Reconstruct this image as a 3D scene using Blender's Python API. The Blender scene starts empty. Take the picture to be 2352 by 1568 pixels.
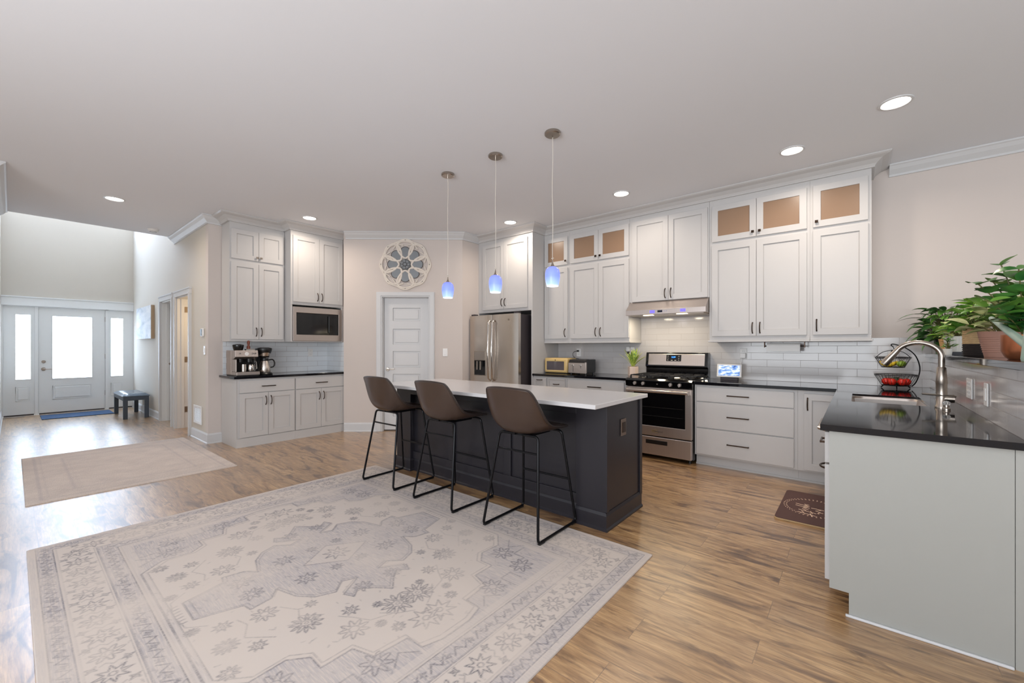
import bpy, bmesh, math, random
import numpy as np
from mathutils import Vector, Matrix
R = math.radians
SC = bpy.context.scene
COL = SC.collection
# ---------------------------------------------------------------- camera
cam = bpy.data.cameras.new('camera'); camo = bpy.data.objects.new('camera', cam); COL.objects.link(camo)
cam.sensor_width = 36; cam.lens = 954.3 / 2352 * 36; cam.shift_y = 13.0 / 2352; cam.clip_start = .02
camo.location = (0, 0, 1.293); camo.rotation_euler = (R(90), 0, .693)
SC.camera = camo
# ---------------------------------------------------------------- view + world
SC.view_settings.view_transform = 'Standard'; SC.view_settings.look = 'None'
SC.view_settings.gamma = 1; SC.view_settings.use_curve_mapping = False
SC.view_settings.exposure = 0.13
W = bpy.data.worlds.new('world'); SC.world = W; W.use_nodes = True
bg = W.node_tree.nodes['Background']; bg.inputs[0].default_value = (.90, .95, 1, 1); bg.inputs[1].default_value = .66
# ---------------------------------------------------------------- lights of the room and added fill lamps
def light(name, kind, loc, power, col, size=.1, rot=(0, 0, 0), sy=None, spread=None, parent=None):
    l = bpy.data.lights.new(name, kind); l.energy = power; l.color = col
    if kind == 'AREA':
        l.size = size; l.shape = 'DISK'
        if sy: l.shape = 'RECTANGLE'; l.size_y = sy
        if spread: l.spread = spread
    elif kind != 'SUN': l.shadow_soft_size = size
    if kind == 'SPOT': l.spot_size = R(130); l.spot_blend = .8
    o = bpy.data.objects.new(name, l); o.location = loc; o.rotation_euler = rot; COL.objects.link(o)
    if parent: o.parent = parent
    return o
WARM = (1, .86, .72)
CANS = [(.213, 4.055), (-.447, 4.451), (-2.073, 4.452), (-3.751, 4.479), (-5.723, 2.586), (-6.76, .778)]
for x, y in CANS:
    light('downlight_lamp', 'AREA', (x, y, 3.040), 8.5, WARM, .13, spread=R(160))
for x in (-1.915, -2.542, -3.191): light('pendant_lamp', 'POINT', (x, 2.825, 1.77), 1.3, (1, .9, .85), .03)
for x in (-2.02, -1.62): light('hood_lamp', 'AREA', (x, 5.08, 1.682), 2.6, (1, .85, .62), .1)
light('added_window_fill', 'AREA', (-11.98, .8, 4.58), 20, (.80, .90, 1), 1.15, rot=(0, R(-90), 0), sy=1.3)  # cool area lamp added at the invented window to light the entry
light('added_ceiling_fill', 'AREA', (-.9, -2.7, 1.5), 205, (.92, .96, 1), 3.4, rot=(R(140), 0, R(18)), sy=2.2)  # broad fill lamp added behind the camera to brighten ceiling and kitchen
light('added_ceiling_fill', 'AREA', (2.3, -.6, 1.6), 85, (.92, .96, 1), 1.6, rot=(R(150), 0, R(-5)), sy=1.6)  # second added fill lamp, lifts the ceiling toward the right
light('added_foyer_fill', 'POINT', (-10.0, .8, 4.3), 20, (.93, .97, 1), .25)  # unseen point lamp added to brighten the front door and entry walls
light('side_room_lamp', 'POINT', (-7.7, 2.3, 1.8), 16, (1, .72, .38), .1)
# ---------------------------------------------------------------- materials
def lin(c):
    return tuple(((v / 255) / 12.92 if v / 255 <= .04045 else ((v / 255 + .055) / 1.055) ** 2.4) for v in c[:3]) + (1,)
class NT:
    def __init__(s, name):
        s.m = bpy.data.materials.new(name); s.m.use_nodes = True; s.t = s.m.node_tree; s.n = s.t.nodes; s.l = s.t.links
        s.b = s.n['Principled BSDF']
    def add(s, t, **k):
        n = s.n.new(t)
        for a, v in k.items():
            if a[0] == 'i': n.inputs[int(a[1:])].default_value = v
            else: setattr(n, a, v)
        return n
    def link(s, a, b): s.l.new(a, b)
    def obj(s): return s.add('ShaderNodeTexCoord').outputs['Object']
    def mapn(s, v, sc=(1, 1, 1), loc=(0, 0, 0), rot=(0, 0, 0)):
        m = s.add('ShaderNodeMapping'); s.link(v, m.inputs[0]); m.inputs['Scale'].default_value = sc
        m.inputs['Location'].default_value = loc; m.inputs['Rotation'].default_value = rot; return m.outputs[0]
    def noise(s, v, scale=5, detail=3, rough=.5, dist=0):
        n = s.add('ShaderNodeTexNoise'); s.link(v, n.inputs['Vector']); n.inputs['Scale'].default_value = scale
        n.inputs['Detail'].default_value = detail; n.inputs['Roughness'].default_value = rough; n.inputs['Distortion'].default_value = dist
        return n.outputs['Fac']
    def ramp(s, f, stops):
        r = s.add('ShaderNodeValToRGB'); s.link(f, r.inputs[0]); e = r.color_ramp.elements
        while len(e) < len(stops): e.new(.5)
        for i, (p, c) in enumerate(stops): e[i].position = p; e[i].color = lin(c)
        return r.outputs[0]
    def math(s, op, a, b=0.0, c=None):
        n = s.add('ShaderNodeMath', operation=op)
        for i, v in enumerate((a, b, c)):
            if v is None: continue
            if isinstance(v, (int, float)): n.inputs[i].default_value = v
            else: s.link(v, n.inputs[i])
        return n.outputs[0]
    def mix(s, f, a, b, mode='MIX'):
        n = s.add('ShaderNodeMix', data_type='RGBA', blend_type=mode)
        for i, v in ((0, f), (6, a), (7, b)):
            if isinstance(v, (int, float)): n.inputs[i].default_value = v
            elif isinstance(v, tuple): n.inputs[i].default_value = v
            else: s.link(v, n.inputs[i])
        return n.outputs[2]
    def bump(s, h, st=.2, d=.002):
        b = s.add('ShaderNodeBump'); b.inputs['Strength'].default_value = st; b.inputs['Distance'].default_value = d
        s.link(h, b.inputs['Height']); s.link(b.outputs[0], s.b.inputs['Normal'])
M = {}
def mat(name, c, rough=.5, metal=0, var=.03, scale=6, spec=.5, trans=0, emit=None, es=0, bump=0, stretch=(1, 1, 1), coat=0):
    k = NT(name); v = k.mapn(k.obj(), stretch); f = k.noise(v, scale)
    a = lin(c); lo = tuple(x * (1 - var) for x in a[:3]) + (1,); hi = tuple(min(1, x * (1 + var)) for x in a[:3]) + (1,)
    k.link(k.mix(f, lo, hi), k.b.inputs['Base Color'])
    k.b.inputs['Roughness'].default_value = rough; k.b.inputs['Metallic'].default_value = metal
    k.b.inputs['Specular IOR Level'].default_value = spec; k.b.inputs['Transmission Weight'].default_value = trans
    k.b.inputs['Coat Weight'].default_value = coat
    if emit: k.b.inputs['Emission Color'].default_value = lin(emit); k.b.inputs['Emission Strength'].default_value = es
    if bump: k.bump(f, bump)
    M[name] = k.m; return k.m
mat('wall_paint', (209, 199, 193), .85, var=.015, scale=2)
mat('foyer_paint', (208, 201, 190), .85, var=.015, scale=2)
mat('ceiling_paint', (226, 227, 231), .9, var=.01, scale=1.5)
mat('trim_white', (208, 208, 209), .45, var=.01)
mat('cabinet_white', (197, 195, 194), .42, var=.012)
mat('door_white_lit', (238, 240, 240), .45, var=.01)  # trim white raised in colour to make up for weak entry light
mat('panel_white_shaded', (163, 163, 158), .45, var=.012)  # white darkened in colour to stand for shade on the end panel
mat('maple', (206, 160, 118), .5, var=.08, scale=4, stretch=(1, 1, 8))
mat('bronze', (62, 48, 40), .32, .85)
mat('nickel', (172, 162, 152), .28, 1)
mat('steel', (204, 195, 186), .27, 1, var=.05, scale=30, stretch=(.05, .05, 3))
mat('steel_flat', (188, 178, 172), .34, .85, var=.05, scale=30, stretch=(3, 3, .05))
mat('chrome', (205, 200, 195), .12, 1)
mat('black_gloss', (9, 9, 11), .08, spec=.5)
mat('black_plastic', (18, 18, 20), .35)
mat('black_metal', (24, 24, 27), .3, .6)
mat('iron', (30, 29, 29), .5, .3)
mat('fridge_side', (66, 60, 64), .5, .3)
mat('granite', (17, 17, 22), .06, var=.6, scale=220, spec=.6)
mat('quartz', (214, 212, 213), .16, var=.02, scale=3)
mat('island_paint', (37, 35, 41), .36, var=.04)
mat('leather', (64, 48, 39), .30, var=.14, scale=9, bump=.12)
mat('leather_edge', (50, 40, 36), .4)
mat('frost', (168, 137, 112), .28, var=.06, scale=2, trans=.25)
mat('cream', (222, 190, 128), .3, var=.03)
mat('oven_glass', (92, 84, 88), .12, var=.3, scale=4)
mat('plastic_white', (232, 230, 228), .35)
mat('paper', (240, 239, 237), .8)
mat('terracotta_blush', (205, 184, 170), .7, var=.05, bump=.1)
mat('soil', (50, 38, 30), .95, var=.3, scale=60)
mat('mat_brown', (84, 56, 52), .75, var=.12, scale=8)
mat('mat_tan', (190, 160, 118), .7)
mat('mat_print', (226, 196, 170), .7)
mat('blue_mat', (52, 78, 112), .9, var=.2, scale=80)
mat('bench_paint', (70, 80, 92), .4)
mat('bench_vinyl', (92, 106, 120), .22, var=.08)
mat('carved_wood', (226, 217, 207), .75, var=.12, scale=14, bump=.25)
mat('petal_grey', (126, 130, 134), .45, .3, var=.1)
mat('dark_rim', (78, 72, 70), .6)
mat('red_fruit', (205, 42, 30), .25, var=.2)
mat('yellow_fruit', (226, 190, 50), .45, var=.15)
mat('green_fruit', (130, 160, 52), .4, var=.15)
mat('dark_fruit', (44, 60, 38), .5, var=.3)
mat('clay_ribs', (168, 126, 110), .6, var=.05)
mat('tan_pot', (205, 158, 104), .5, var=.06)
mat('white_pot', (220, 216, 208), .4)
mat('dark_pot', (34, 40, 36), .5)
mat('copper', (190, 118, 82), .28, .75)
mat('sage', (160, 182, 166), .42)
mat('jute', (186, 156, 116), .9, var=.35, scale=60, stretch=(1, 1, 3), bump=.6)
mat('jute_black', (38, 30, 28), .9, var=.5, scale=60, stretch=(1, 1, 3), bump=.6)
mat('wood_dark', (110, 52, 34), .4)
mat('canvas_side', (182, 158, 130), .8)
mat('sticker', (215, 208, 196), .5)
mat('outlet_brown', (104, 88, 78), .45)
mat('clear', (235, 238, 240), .08, trans=.9)
mat('bulb_glow', (255, 250, 240), .5, emit=(255, 250, 242), es=4)
mat('can_glow', (255, 250, 240), .5, emit=(255, 247, 236), es=9)
mat('strip_glow', (255, 240, 220), .5, emit=(255, 238, 205), es=4)
mat('blue_glow', (110, 100, 235), .4, emit=(105, 95, 240), es=.9)
mat('digit_glow', (60, 140, 255), .4, emit=(70, 160, 255), es=1.6)
mat('door_daylight', (240, 244, 245), .5, emit=(205, 226, 250), es=8.0)
mat('added_window_glow', (240, 246, 255), .5, emit=(196, 220, 255), es=20)  # glow of the added window, feeds the tall entry and floor sheen
mat('stem', (96, 92, 50), .6)

def leafmat(name, c1, c2, rough=.32, scale=7):
    k = NT(name); f = k.noise(k.obj(), scale, 2)
    k.link(k.ramp(f, [(.34, c1), (.66, c2)]), k.b.inputs['Base Color']); k.b.inputs['Roughness'].default_value = rough
    k.b.inputs['Subsurface Weight'].default_value = 0
    M[name] = k.m
leafmat('leaf_dark', (38, 72, 36), (76, 118, 60)); leafmat('leaf_mid', (60, 110, 42), (120, 165, 70))
leafmat('leaf_bright', (96, 150, 40), (165, 205, 85)); leafmat('leaf_pale', (160, 172, 105), (214, 214, 160), scale=22)
leafmat('leaf_round', (40, 92, 44), (96, 150, 70)); leafmat('leaf_snake', (60, 105, 40), (165, 190, 80), scale=30)
leafmat('leaf_lime', (200, 205, 90), (220, 222, 120))

def floor_mat():
    k = NT('floor_planks'); o = k.obj()
    def brick(c1, c2, mort, msz):
        b = k.add('ShaderNodeTexBrick'); b.offset = .37; b.offset_frequency = 2; k.link(k.mapn(o, loc=(.33, .07, 0)), b.inputs['Vector'])
        b.inputs['Scale'].default_value = 1; b.inputs['Brick Width'].default_value = 1.22; b.inputs['Row Height'].default_value = .182
        b.inputs['Mortar Size'].default_value = msz; b.inputs['Mortar Smooth'].default_value = .1; b.inputs['Bias'].default_value = 0
        b.inputs['Color1'].default_value = c1; b.inputs['Color2'].default_value = c2; b.inputs['Mortar'].default_value = mort; return b
    b = brick((0, 0, 0, 1), (1, 1, 1, 1), (.5, .5, .5, 1), .0013)
    rnd = b.outputs['Color']; sep = k.add('ShaderNodeSeparateXYZ'); k.link(o, sep.inputs[0])
    r = k.math('MULTIPLY', rnd, 37.0)
    cmb = k.add('ShaderNodeCombineXYZ'); k.link(k.math('ADD', sep.outputs[0], r), cmb.inputs[0]); k.link(sep.outputs[1], cmb.inputs[1]); k.link(r, cmb.inputs[2])
    v = cmb.outputs[0]
    g1 = k.noise(k.mapn(v, (1.5, 11, 1)), 1.6, 8, .68, .9)
    g2 = k.noise(k.mapn(v, (5, 80, 1)), 1.5, 6, .7)
    g3 = k.noise(k.mapn(v, (1.3, 5.5, 1)), 1.5, 5, .55, 1.8)
    base = k.ramp(g1, [(.28, (104, 70, 40)), (.43, (166, 125, 78)), (.58, (202, 162, 112)), (.74, (222, 186, 138))])
    base = k.mix(k.math('MULTIPLY', rnd, .5), base, lin((158, 124, 90)))
    fine = k.ramp(g2, [(.34, (150, 138, 128)), (.58, (255, 255, 255))])
    base = k.mix(.55, base, fine, 'MULTIPLY')
    st = k.ramp(g3, [(.34, (112, 82, 60)), (.47, (255, 255, 255))])
    base = k.mix(.75, base, st, 'MULTIPLY')
    base = k.mix(k.math('MULTIPLY', b.outputs['Fac'], .65), base, lin((92, 68, 48)))
    k.link(base, k.b.inputs['Base Color'])
    k.link(k.math('MULTIPLY_ADD', g2, .06, .30), k.b.inputs['Roughness']); k.b.inputs['Specular IOR Level'].default_value = .75; k.b.inputs['Coat Weight'].default_value = 1; k.b.inputs['Coat Roughness'].default_value = .32
    k.bump(k.math('SUBTRACT', k.math('MULTIPLY', g2, .25), k.math('MULTIPLY', b.outputs['Fac'], 2.0)), .12, .001)
    M['floor'] = k.m
floor_mat()
def tile_mat(name, ax, c=(192, 188, 187), off=(0, 0, 0)):
    k = NT(name); sep = k.add('ShaderNodeSeparateXYZ'); k.link(k.obj(), sep.inputs[0])
    cmb = k.add('ShaderNodeCombineXYZ'); k.link(sep.outputs[ax], cmb.inputs[0]); k.link(sep.outputs[2], cmb.inputs[1])
    b = k.add('ShaderNodeTexBrick'); b.offset = .5; k.link(k.mapn(cmb.outputs[0], loc=(off[0], -.9145, 0)), b.inputs['Vector'])
    b.inputs['Scale'].default_value = 1; b.inputs['Brick Width'].default_value = .314; b.inputs['Row Height'].default_value = .0785
    b.inputs['Mortar Size'].default_value = .0016; b.inputs['Mortar Smooth'].default_value = .3
    d = tuple(x - 7 for x in c)
    b.inputs['Color1'].default_value = lin(c); b.inputs['Color2'].default_value = lin(d); b.inputs['Mortar'].default_value = lin((168, 160, 158))
    k.link(b.outputs['Color'], k.b.inputs['Base Color'])
    k.link(k.math('MULTIPLY_ADD', b.outputs['Fac'], .5, .12), k.b.inputs['Roughness'])
    k.bump(k.math('MULTIPLY', b.outputs['Fac'], -1.0), .5, .0015)
    M[name] = k.m
tile_mat('tile_x', 0); tile_mat('tile_y', 1, off=(.1, 0, 0))
tile_mat('tile_coffee_lit', 1, (234, 238, 242)); tile_mat('tile_coffee_end_lit', 0, (234, 238, 242))  # same tile lightened and cooled, standing in for light from the entry
def rug_mat(name, att, amt=.55):
    k = NT(name); a = k.add('ShaderNodeVertexColor'); a.layer_name = att
    o = k.obj()
    n1 = k.noise(k.mapn(o, (6, 60, 1)), 2.2, 4, .65); n2 = k.noise(k.mapn(o, (80, 20, 1)), 2.0, 3, .6); n3 = k.noise(o, 2.3, 3)
    sep = k.add('ShaderNodeSeparateColor'); k.link(a.outputs[0], sep.inputs[0])
    wear = k.ramp(n3, [(.32, (120, 120, 120)), (.62, (255, 255, 255))])
    ink = k.math('MULTIPLY', sep.outputs[0], k.ramp(n2, [(.30, (130, 130, 130)), (.55, (255, 255, 255))])); ink = k.math('MULTIPLY', ink, wear)
    gr = k.math('MULTIPLY', sep.outputs[1], k.ramp(n1, [(.34, (40, 40, 40)), (.60, (255, 255, 255))])); gr = k.math('MULTIPLY', gr, k.ramp(n3, [(.30, (110, 110, 110)), (.6, (255, 255, 255))]))
    c = k.mix(n3, lin((211, 198, 187)), lin((203, 193, 186)))
    c = k.mix(k.math('MULTIPLY', gr, amt), c, lin((150, 148, 158)))
    c = k.mix(k.math('MULTIPLY', ink, .9), c, lin((86, 87, 98)))
    k.link(c, k.b.inputs['Base Color']); k.b.inputs['Roughness'].default_value = .95; k.b.inputs['Specular IOR Level'].default_value = .1
    k.bump(n2, .25, .002); M[name] = k.m
rug_mat('rug_pattern', 'pattern', .6)
def small_rug_mat():
    k = NT('runner_pattern'); a = k.add('ShaderNodeVertexColor'); a.layer_name = 'pattern'; o = k.obj()
    n1 = k.noise(k.mapn(o, (14, 120, 1)), 1.6, 4, .6); n2 = k.noise(o, 5, 4)
    c = k.ramp(n1, [(.25, (182, 166, 156)), (.7, (212, 198, 186))]); c = k.mix(.35, c, k.ramp(n2, [(.3, (176, 166, 160)), (.7, (214, 202, 190))]))
    sep = k.add('ShaderNodeSeparateColor'); k.link(a.outputs[0], sep.inputs[0])
    c = k.mix(k.math('MULTIPLY', sep.outputs[0], .45), c, lin((150, 142, 146)))
    k.link(c, k.b.inputs['Base Color']); k.b.inputs['Roughness'].default_value = .95; k.b.inputs['Specular IOR Level'].default_value = .1; M['runner_pattern'] = k.m
small_rug_mat()
def shade_mat():
    k = NT('shade_blue'); sep = k.add('ShaderNodeSeparateXYZ'); k.link(k.obj(), sep.inputs[0])
    f = k.math('MULTIPLY_ADD', sep.outputs[2], 6.2, 1.02)     # local z -0.165..0
    c = k.ramp(f, [(0, (214, 228, 255)), (.12, (160, 190, 255)), (.5, (126, 146, 250)), (1, (128, 140, 232))])
    k.link(c, k.b.inputs['Base Color']); k.link(c, k.b.inputs['Emission Color']); k.b.inputs['Emission Strength'].default_value = .62
    k.b.inputs['Roughness'].default_value = .3; M['shade_blue'] = k.m
shade_mat()
def screen_mat():
    k = NT('screen_picture'); o = k.obj(); n = k.noise(k.mapn(o, (6, 6, 16)), 2.2, 4, .6)
    c = k.ramp(n, [(.34, (40, 66, 120)), (.48, (110, 150, 215)), (.6, (225, 232, 245)), (.72, (150, 190, 150))])
    k.link(c, k.b.inputs['Base Color']); k.link(c, k.b.inputs['Emission Color']); k.b.inputs['Emission Strength'].default_value = .75
    k.b.inputs['Roughness'].default_value = .2; M['screen_picture'] = k.m
screen_mat()
def art_mat():
    k = NT('painting'); o = k.obj(); n = k.noise(k.mapn(o, (1, 1, 3)), 1.6, 4, .6, .5)
    k.link(k.ramp(n, [(.3, (168, 180, 192)), (.5, (214, 218, 224)), (.7, (236, 236, 236))]), k.b.inputs['Base Color']); k.b.inputs['Roughness'].default_value = .6
    M['painting'] = k.m
art_mat()

# ---------------------------------------------------------------- mesh builder
class MB:
    def __init__(s): s.v = []; s.f = []
    def quad(s, *p):
        i = len(s.v); s.v += [tuple(q) for q in p]; s.f.append(tuple(range(i, i + len(p)))); return s
    def box(s, x0, x1, y0, y1, z0, z1):
        i = len(s.v); s.v += [(x, y, z) for x in (x0, x1) for y in (y0, y1) for z in (z0, z1)]
        for f in ((0, 1, 3, 2), (4, 6, 7, 5), (0, 4, 5, 1), (2, 3, 7, 6), (0, 2, 6, 4), (1, 5, 7, 3)): s.f.append(tuple(i + a for a in f))
        return s
    def grid(s, P, cu=False, cv=False):
        n, m = len(P), len(P[0]); i = len(s.v)
        for r in P: s.v += [tuple(p) for p in r]
        for a in range(n if cu else n - 1):
            for b in range(m if cv else m - 1):
                a2, b2 = (a + 1) % n, (b + 1) % m
                s.f.append((i + a * m + b, i + a2 * m + b, i + a2 * m + b2, i + a * m + b2))
        return s
    def tube(s, pts, r, seg=8, closed=False, flat=None):
        P = [Vector(p) for p in pts]; n = len(P); rings = []; up = None
        for i in range(n):
            t = (P[(i + 1) % n] - P[i - 1]) if closed else (P[min(i + 1, n - 1)] - P[max(i - 1, 0)])
            t.normalize()
            if up is None: up = t.orthogonal().normalized()
            else:
                up = up - t * up.dot(t)
                if up.length < 1e-5: up = t.orthogonal()
                up.normalize()
            w = t.cross(up); rr = r[i] if isinstance(r, (list, tuple)) else r
            rings.append([P[i] + (up * math.cos(a) + w * math.sin(a)) * rr for a in [2 * math.pi * k / seg for k in range(seg)]])
        b = len(s.v); s.grid(rings, closed, True)
        if not closed:
            s.f.append(tuple(b + k for k in range(seg))[::-1]); s.f.append(tuple(b + (n - 1) * seg + k for k in range(seg)))
        return s
    def lathe(s, prof, c=(0, 0, 0), seg=24, axis='z', sx=1, sy=1):
        rings = []
        for r, h in prof:
            ring = []
            for k in range(seg):
                a = 2 * math.pi * k / seg; x, y = r * math.cos(a) * sx, r * math.sin(a) * sy
                p = (x, y, h) if axis == 'z' else ((x, -h, y) if axis == 'y' else (h, x, y))
                ring.append((c[0] + p[0], c[1] + p[1], c[2] + p[2]))
            rings.append(ring)
        return s.grid(rings, False, True)
    def cyl(s, c, r, h, seg=20, axis='z', r2=None):
        r2 = r if r2 is None else r2
        return s.lathe([(0, 0), (r, 0), (r2, h), (0, h)], c, seg, axis)
    def prism(s, poly, z0, z1, axis='z'):
        f = {'z': lambda a, b, h: (a, b, h), 'y': lambda a, b, h: (a, h, b), 'x': lambda a, b, h: (h, a, b)}[axis]
        i = len(s.v); n = len(poly)
        s.v += [f(a, b, z0) for a, b in poly] + [f(a, b, z1) for a, b in poly]
        s.f.append(tuple(i + k for k in range(n))[::-1]); s.f.append(tuple(i + n + k for k in range(n)))
        for k in range(n): s.f.append((i + k, i + (k + 1) % n, i + n + (k + 1) % n, i + n + k))
        return s
    def sphere(s, c, r, seg=16, sc=(1, 1, 1)):
        P = []
        for a in range(seg // 2 + 1):
            t = math.pi * a / (seg // 2); P.append([(c[0] + r * sc[0] * math.sin(t) * math.cos(2 * math.pi * k / seg), c[1] + r * sc[1] * math.sin(t) * math.sin(2 * math.pi * k / seg), c[2] + r * sc[2] * math.cos(t)) for k in range(seg)])
        return s.grid(P, False, True)
    def sweep(s, prof, path):      # prof: (out, z); path: xy points, outward = right-hand side
        P = [Vector(p) for p in path]; rings = []
        for i, p in enumerate(P):
            d = []
            if i > 0: t = (P[i] - P[i - 1]).normalized(); d.append(Vector((t.y, -t.x)))
            if i < len(P) - 1: t = (P[i + 1] - P[i]).normalized(); d.append(Vector((t.y, -t.x)))
            n = d[0] if len(d) == 1 else (d[0] + d[1]) / (1 + d[0].dot(d[1]))
            rings.append([(p.x + n.x * o, p.y + n.y * o, z) for o, z in prof])
        b = len(s.v); m = len(prof); s.grid(rings, False, True)
        s.f.append(tuple(b + k for k in range(m))); s.f.append(tuple(b + (len(P) - 1) * m + k for k in range(m))[::-1]); return s
    def build(s, name, m, parent=None, bevel=0, smooth=False, sub=0, solid=0, seg=2, loc=None, rot=None, weld=True):
        me = bpy.data.meshes.new(name); me.from_pydata(s.v, [], s.f)
        bm = bmesh.new(); bm.from_mesh(me)
        if weld: bmesh.ops.remove_doubles(bm, verts=bm.verts, dist=1e-5)
        bmesh.ops.recalc_face_normals(bm, faces=bm.faces); bm.to_mesh(me); bm.free()
        me.materials.append(M[m] if isinstance(m, str) else m)
        if smooth:
            me.polygons.foreach_set('use_smooth', [True] * len(me.polygons))
            if not sub: me.set_sharp_from_angle(angle=R(40))
        o = bpy.data.objects.new(name, me); COL.objects.link(o)
        if parent: o.parent = parent
        if loc: o.location = loc
        if rot: o.rotation_euler = rot
        if bevel:
            md = o.modifiers.new('bevel', 'BEVEL'); md.width = bevel; md.segments = seg; md.limit_method = 'ANGLE'; md.angle_limit = R(50)
        if solid: md = o.modifiers.new('solid', 'SOLIDIFY'); md.thickness = solid; md.offset = 0
        if sub: md = o.modifiers.new('sub', 'SUBSURF'); md.levels = sub; md.render_levels = sub
        return o
def curve_pts(pts, n=5):
    P = [Vector(p) for p in pts]; P = [P[0] * 2 - P[1]] + P + [P[-1] * 2 - P[-2]]; out = []
    for i in range(1, len(P) - 2):
        for k in range(n):
            t = k / n; a, b, c, d = P[i - 1:i + 3]
            out.append(.5 * ((2 * b) + (c - a) * t + (2 * a - 5 * b + 4 * c - d) * t * t + (3 * b - a - 3 * c + d) * t ** 3))
    return out + [P[-2]]
def tag(o, label, cat, group=None, kind=None):
    o['label'] = label; o['category'] = cat
    if group: o['group'] = group
    if kind: o['kind'] = kind
    return o
def thing(name, label, cat, loc=(0, 0, 0), rz=0, group=None):
    o = bpy.data.objects.new(name, None); o.empty_display_size = .05; COL.objects.link(o); o.location = loc; o.rotation_euler = (0, 0, rz)
    return tag(o, label, cat, group)
def struct(mb, name, m, label, cat='wall', **k):
    o = mb.build(name, m, **k); return tag(o, label, cat, kind='structure')
def copy_tree(o, parent=None):
    c = o.copy(); COL.objects.link(c); c.parent = parent
    for ch in list(o.children): copy_tree(ch, c)
    return c
def text(name, s, size, m, parent, loc, rot, ext=.0006, shear=0):
    cu = bpy.data.curves.new(name, 'FONT'); cu.body = s; cu.size = size; cu.extrude = ext; cu.align_x = 'CENTER'; cu.align_y = 'CENTER'; cu.shear = shear
    t = bpy.data.objects.new(name + '_tmp', cu); COL.objects.link(t)
    bpy.context.view_layer.update(); me = bpy.data.meshes.new_from_object(t.evaluated_get(bpy.context.evaluated_depsgraph_get()))
    bpy.data.objects.remove(t); o = bpy.data.objects.new(name, me); me.materials.clear(); me.materials.append(M[m]); COL.objects.link(o)
    o.parent = parent; o.location = loc; o.rotation_euler = rot; return o

# ================================================================ setting
ZC = 3.05
struct(MB().box(-12.15, 3.6, -5, 5.6, -.1, 0), 'floor', 'floor', 'light oak plank floor running through kitchen and entry hall', 'floor')
struct(MB().box(-8.45, 3.6, -5, 5.6, ZC, 3.2), 'ceiling', 'ceiling_paint', 'flat white kitchen ceiling with recessed downlights', 'ceiling')
struct(MB().box(-12.15, -8.45, -.25, 1.82, 5.4, 5.5), 'ceiling_foyer', 'ceiling_paint', 'high ceiling over the two storey entry', 'ceiling')
struct(MB().box(-8.449, -8.3, -.25, 1.82, 3.2, 5.4), 'wall_header', 'foyer_paint', 'wall above the edge where the kitchen ceiling meets the tall entry')
struct(MB().box(-4.83, 3.6, 5.472, 5.6, 0, ZC), 'wall_back', 'wall_paint', 'long beige wall behind the range and upper cabinets')
struct(MB().box(-4.83, -4.685, 4.444, 5.472, 0, ZC), 'wall_fridge', 'wall_paint', 'short beige wall beside the refrigerator')
PW = (-6.07, 3.24, 0); PR = R(41)
struct(MB().box(.02, .61, 0, .12, 0, ZC).box(1.32, 1.835, 0, .12, 0, ZC).box(.61, 1.32, 0, .12, 2.065, ZC), 'wall_pantry', 'wall_paint',
       'angled beige wall with the pantry door and round wall ornament', loc=PW, rot=(0, 0, PR))
struct(MB().box(-6.80, -6.68, 1.68, 3.42, 0, ZC), 'wall_coffee', 'wall_paint', 'beige wall behind the coffee bar')
struct(MB().box(-6.68, -6.085, 3.302, 3.42, 0, ZC), 'wall_alcove', 'wall_paint', 'short wall closing the coffee bar on its right')
H = MB()
for a, b in ((-12.15, -9.38), (-8.60, -8.33), (-7.56, -6.80)): H.box(a, b, 1.68, 1.82, 0, 2.08)
H.box(-12.15, -8.45, 1.68, 1.82, 2.08, 5.4).box(-8.45, -6.80, 1.68, 1.82, 2.08, ZC)
struct(H, 'wall_hall', 'foyer_paint', 'entry hall wall with two doorways, thermostat and return grille')
E_ = MB().box(-12.15, -12.03, -.25, 1.82, 2.075, 3.95).box(-12.15, -12.03, -.25, 1.82, 5.2, 5.4).box(-12.15, -12.03, -.25, .1, 3.95, 5.2).box(-12.15, -12.03, 1.5, 1.82, 3.95, 5.2).box(-12.15, -12.03, -.25, -.13, 0, 2.075).box(-12.15, -12.03, 1.70, 1.82, 0, 2.075)
struct(E_, 'wall_entry', 'foyer_paint', 'tall cream wall above the white front door')
struct(MB().box(-12.03, -6.2, -.25, -.13, 0, ZC).box(-12.03, -8.3, -.25, -.13, ZC, 5.4), 'wall_left', 'foyer_paint', 'entry hall wall at the left edge')
wn = thing('added_window_1', 'unseen glowing window added above the front door to light the entry', 'window', (-12.09, .8, 3.95)); wn['kind'] = 'structure'  # invented window, added out of view as a light source
MB().box(-.01, .0, -.68, .68, .02, 1.23).build('glass_pane', 'added_window_glow', wn)
MB().box(-.03, .05, -.7, .7, 0, .04).box(-.03, .05, -.7, .7, 1.21, 1.25).box(-.03, .05, -.7, -.66, 0, 1.25).box(-.03, .05, .66, .7, 0, 1.25).box(-.02, .03, -.02, .02, 0, 1.25).build('window_frame', 'trim_white', wn)
rm = MB()
rm.box(-10.9, -8.9, 3.4, 3.5, 0, 2.6).box(-11, -10.9, 1.82, 3.5, 0, 2.6).box(-8.95, -8.85, 1.82, 3.5, 0, 2.6).box(-11, -6.8, 1.82, 3.5, 2.6, 2.7).box(-8.85, -6.8, 3.4, 3.5, 0, 2.6).box(-6.95, -6.81, 1.83, 3.4, 0, 2.6)
struct(rm, 'wall_side_rooms', 'wall_paint', 'walls of the two small rooms behind the hall doorways')
struct(MB().box(.535, .66, 2.588, 5.471, 0, 1.199), 'wall_half', 'panel_white_shaded', 'half wall behind the sink carrying the plant ledge')

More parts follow.
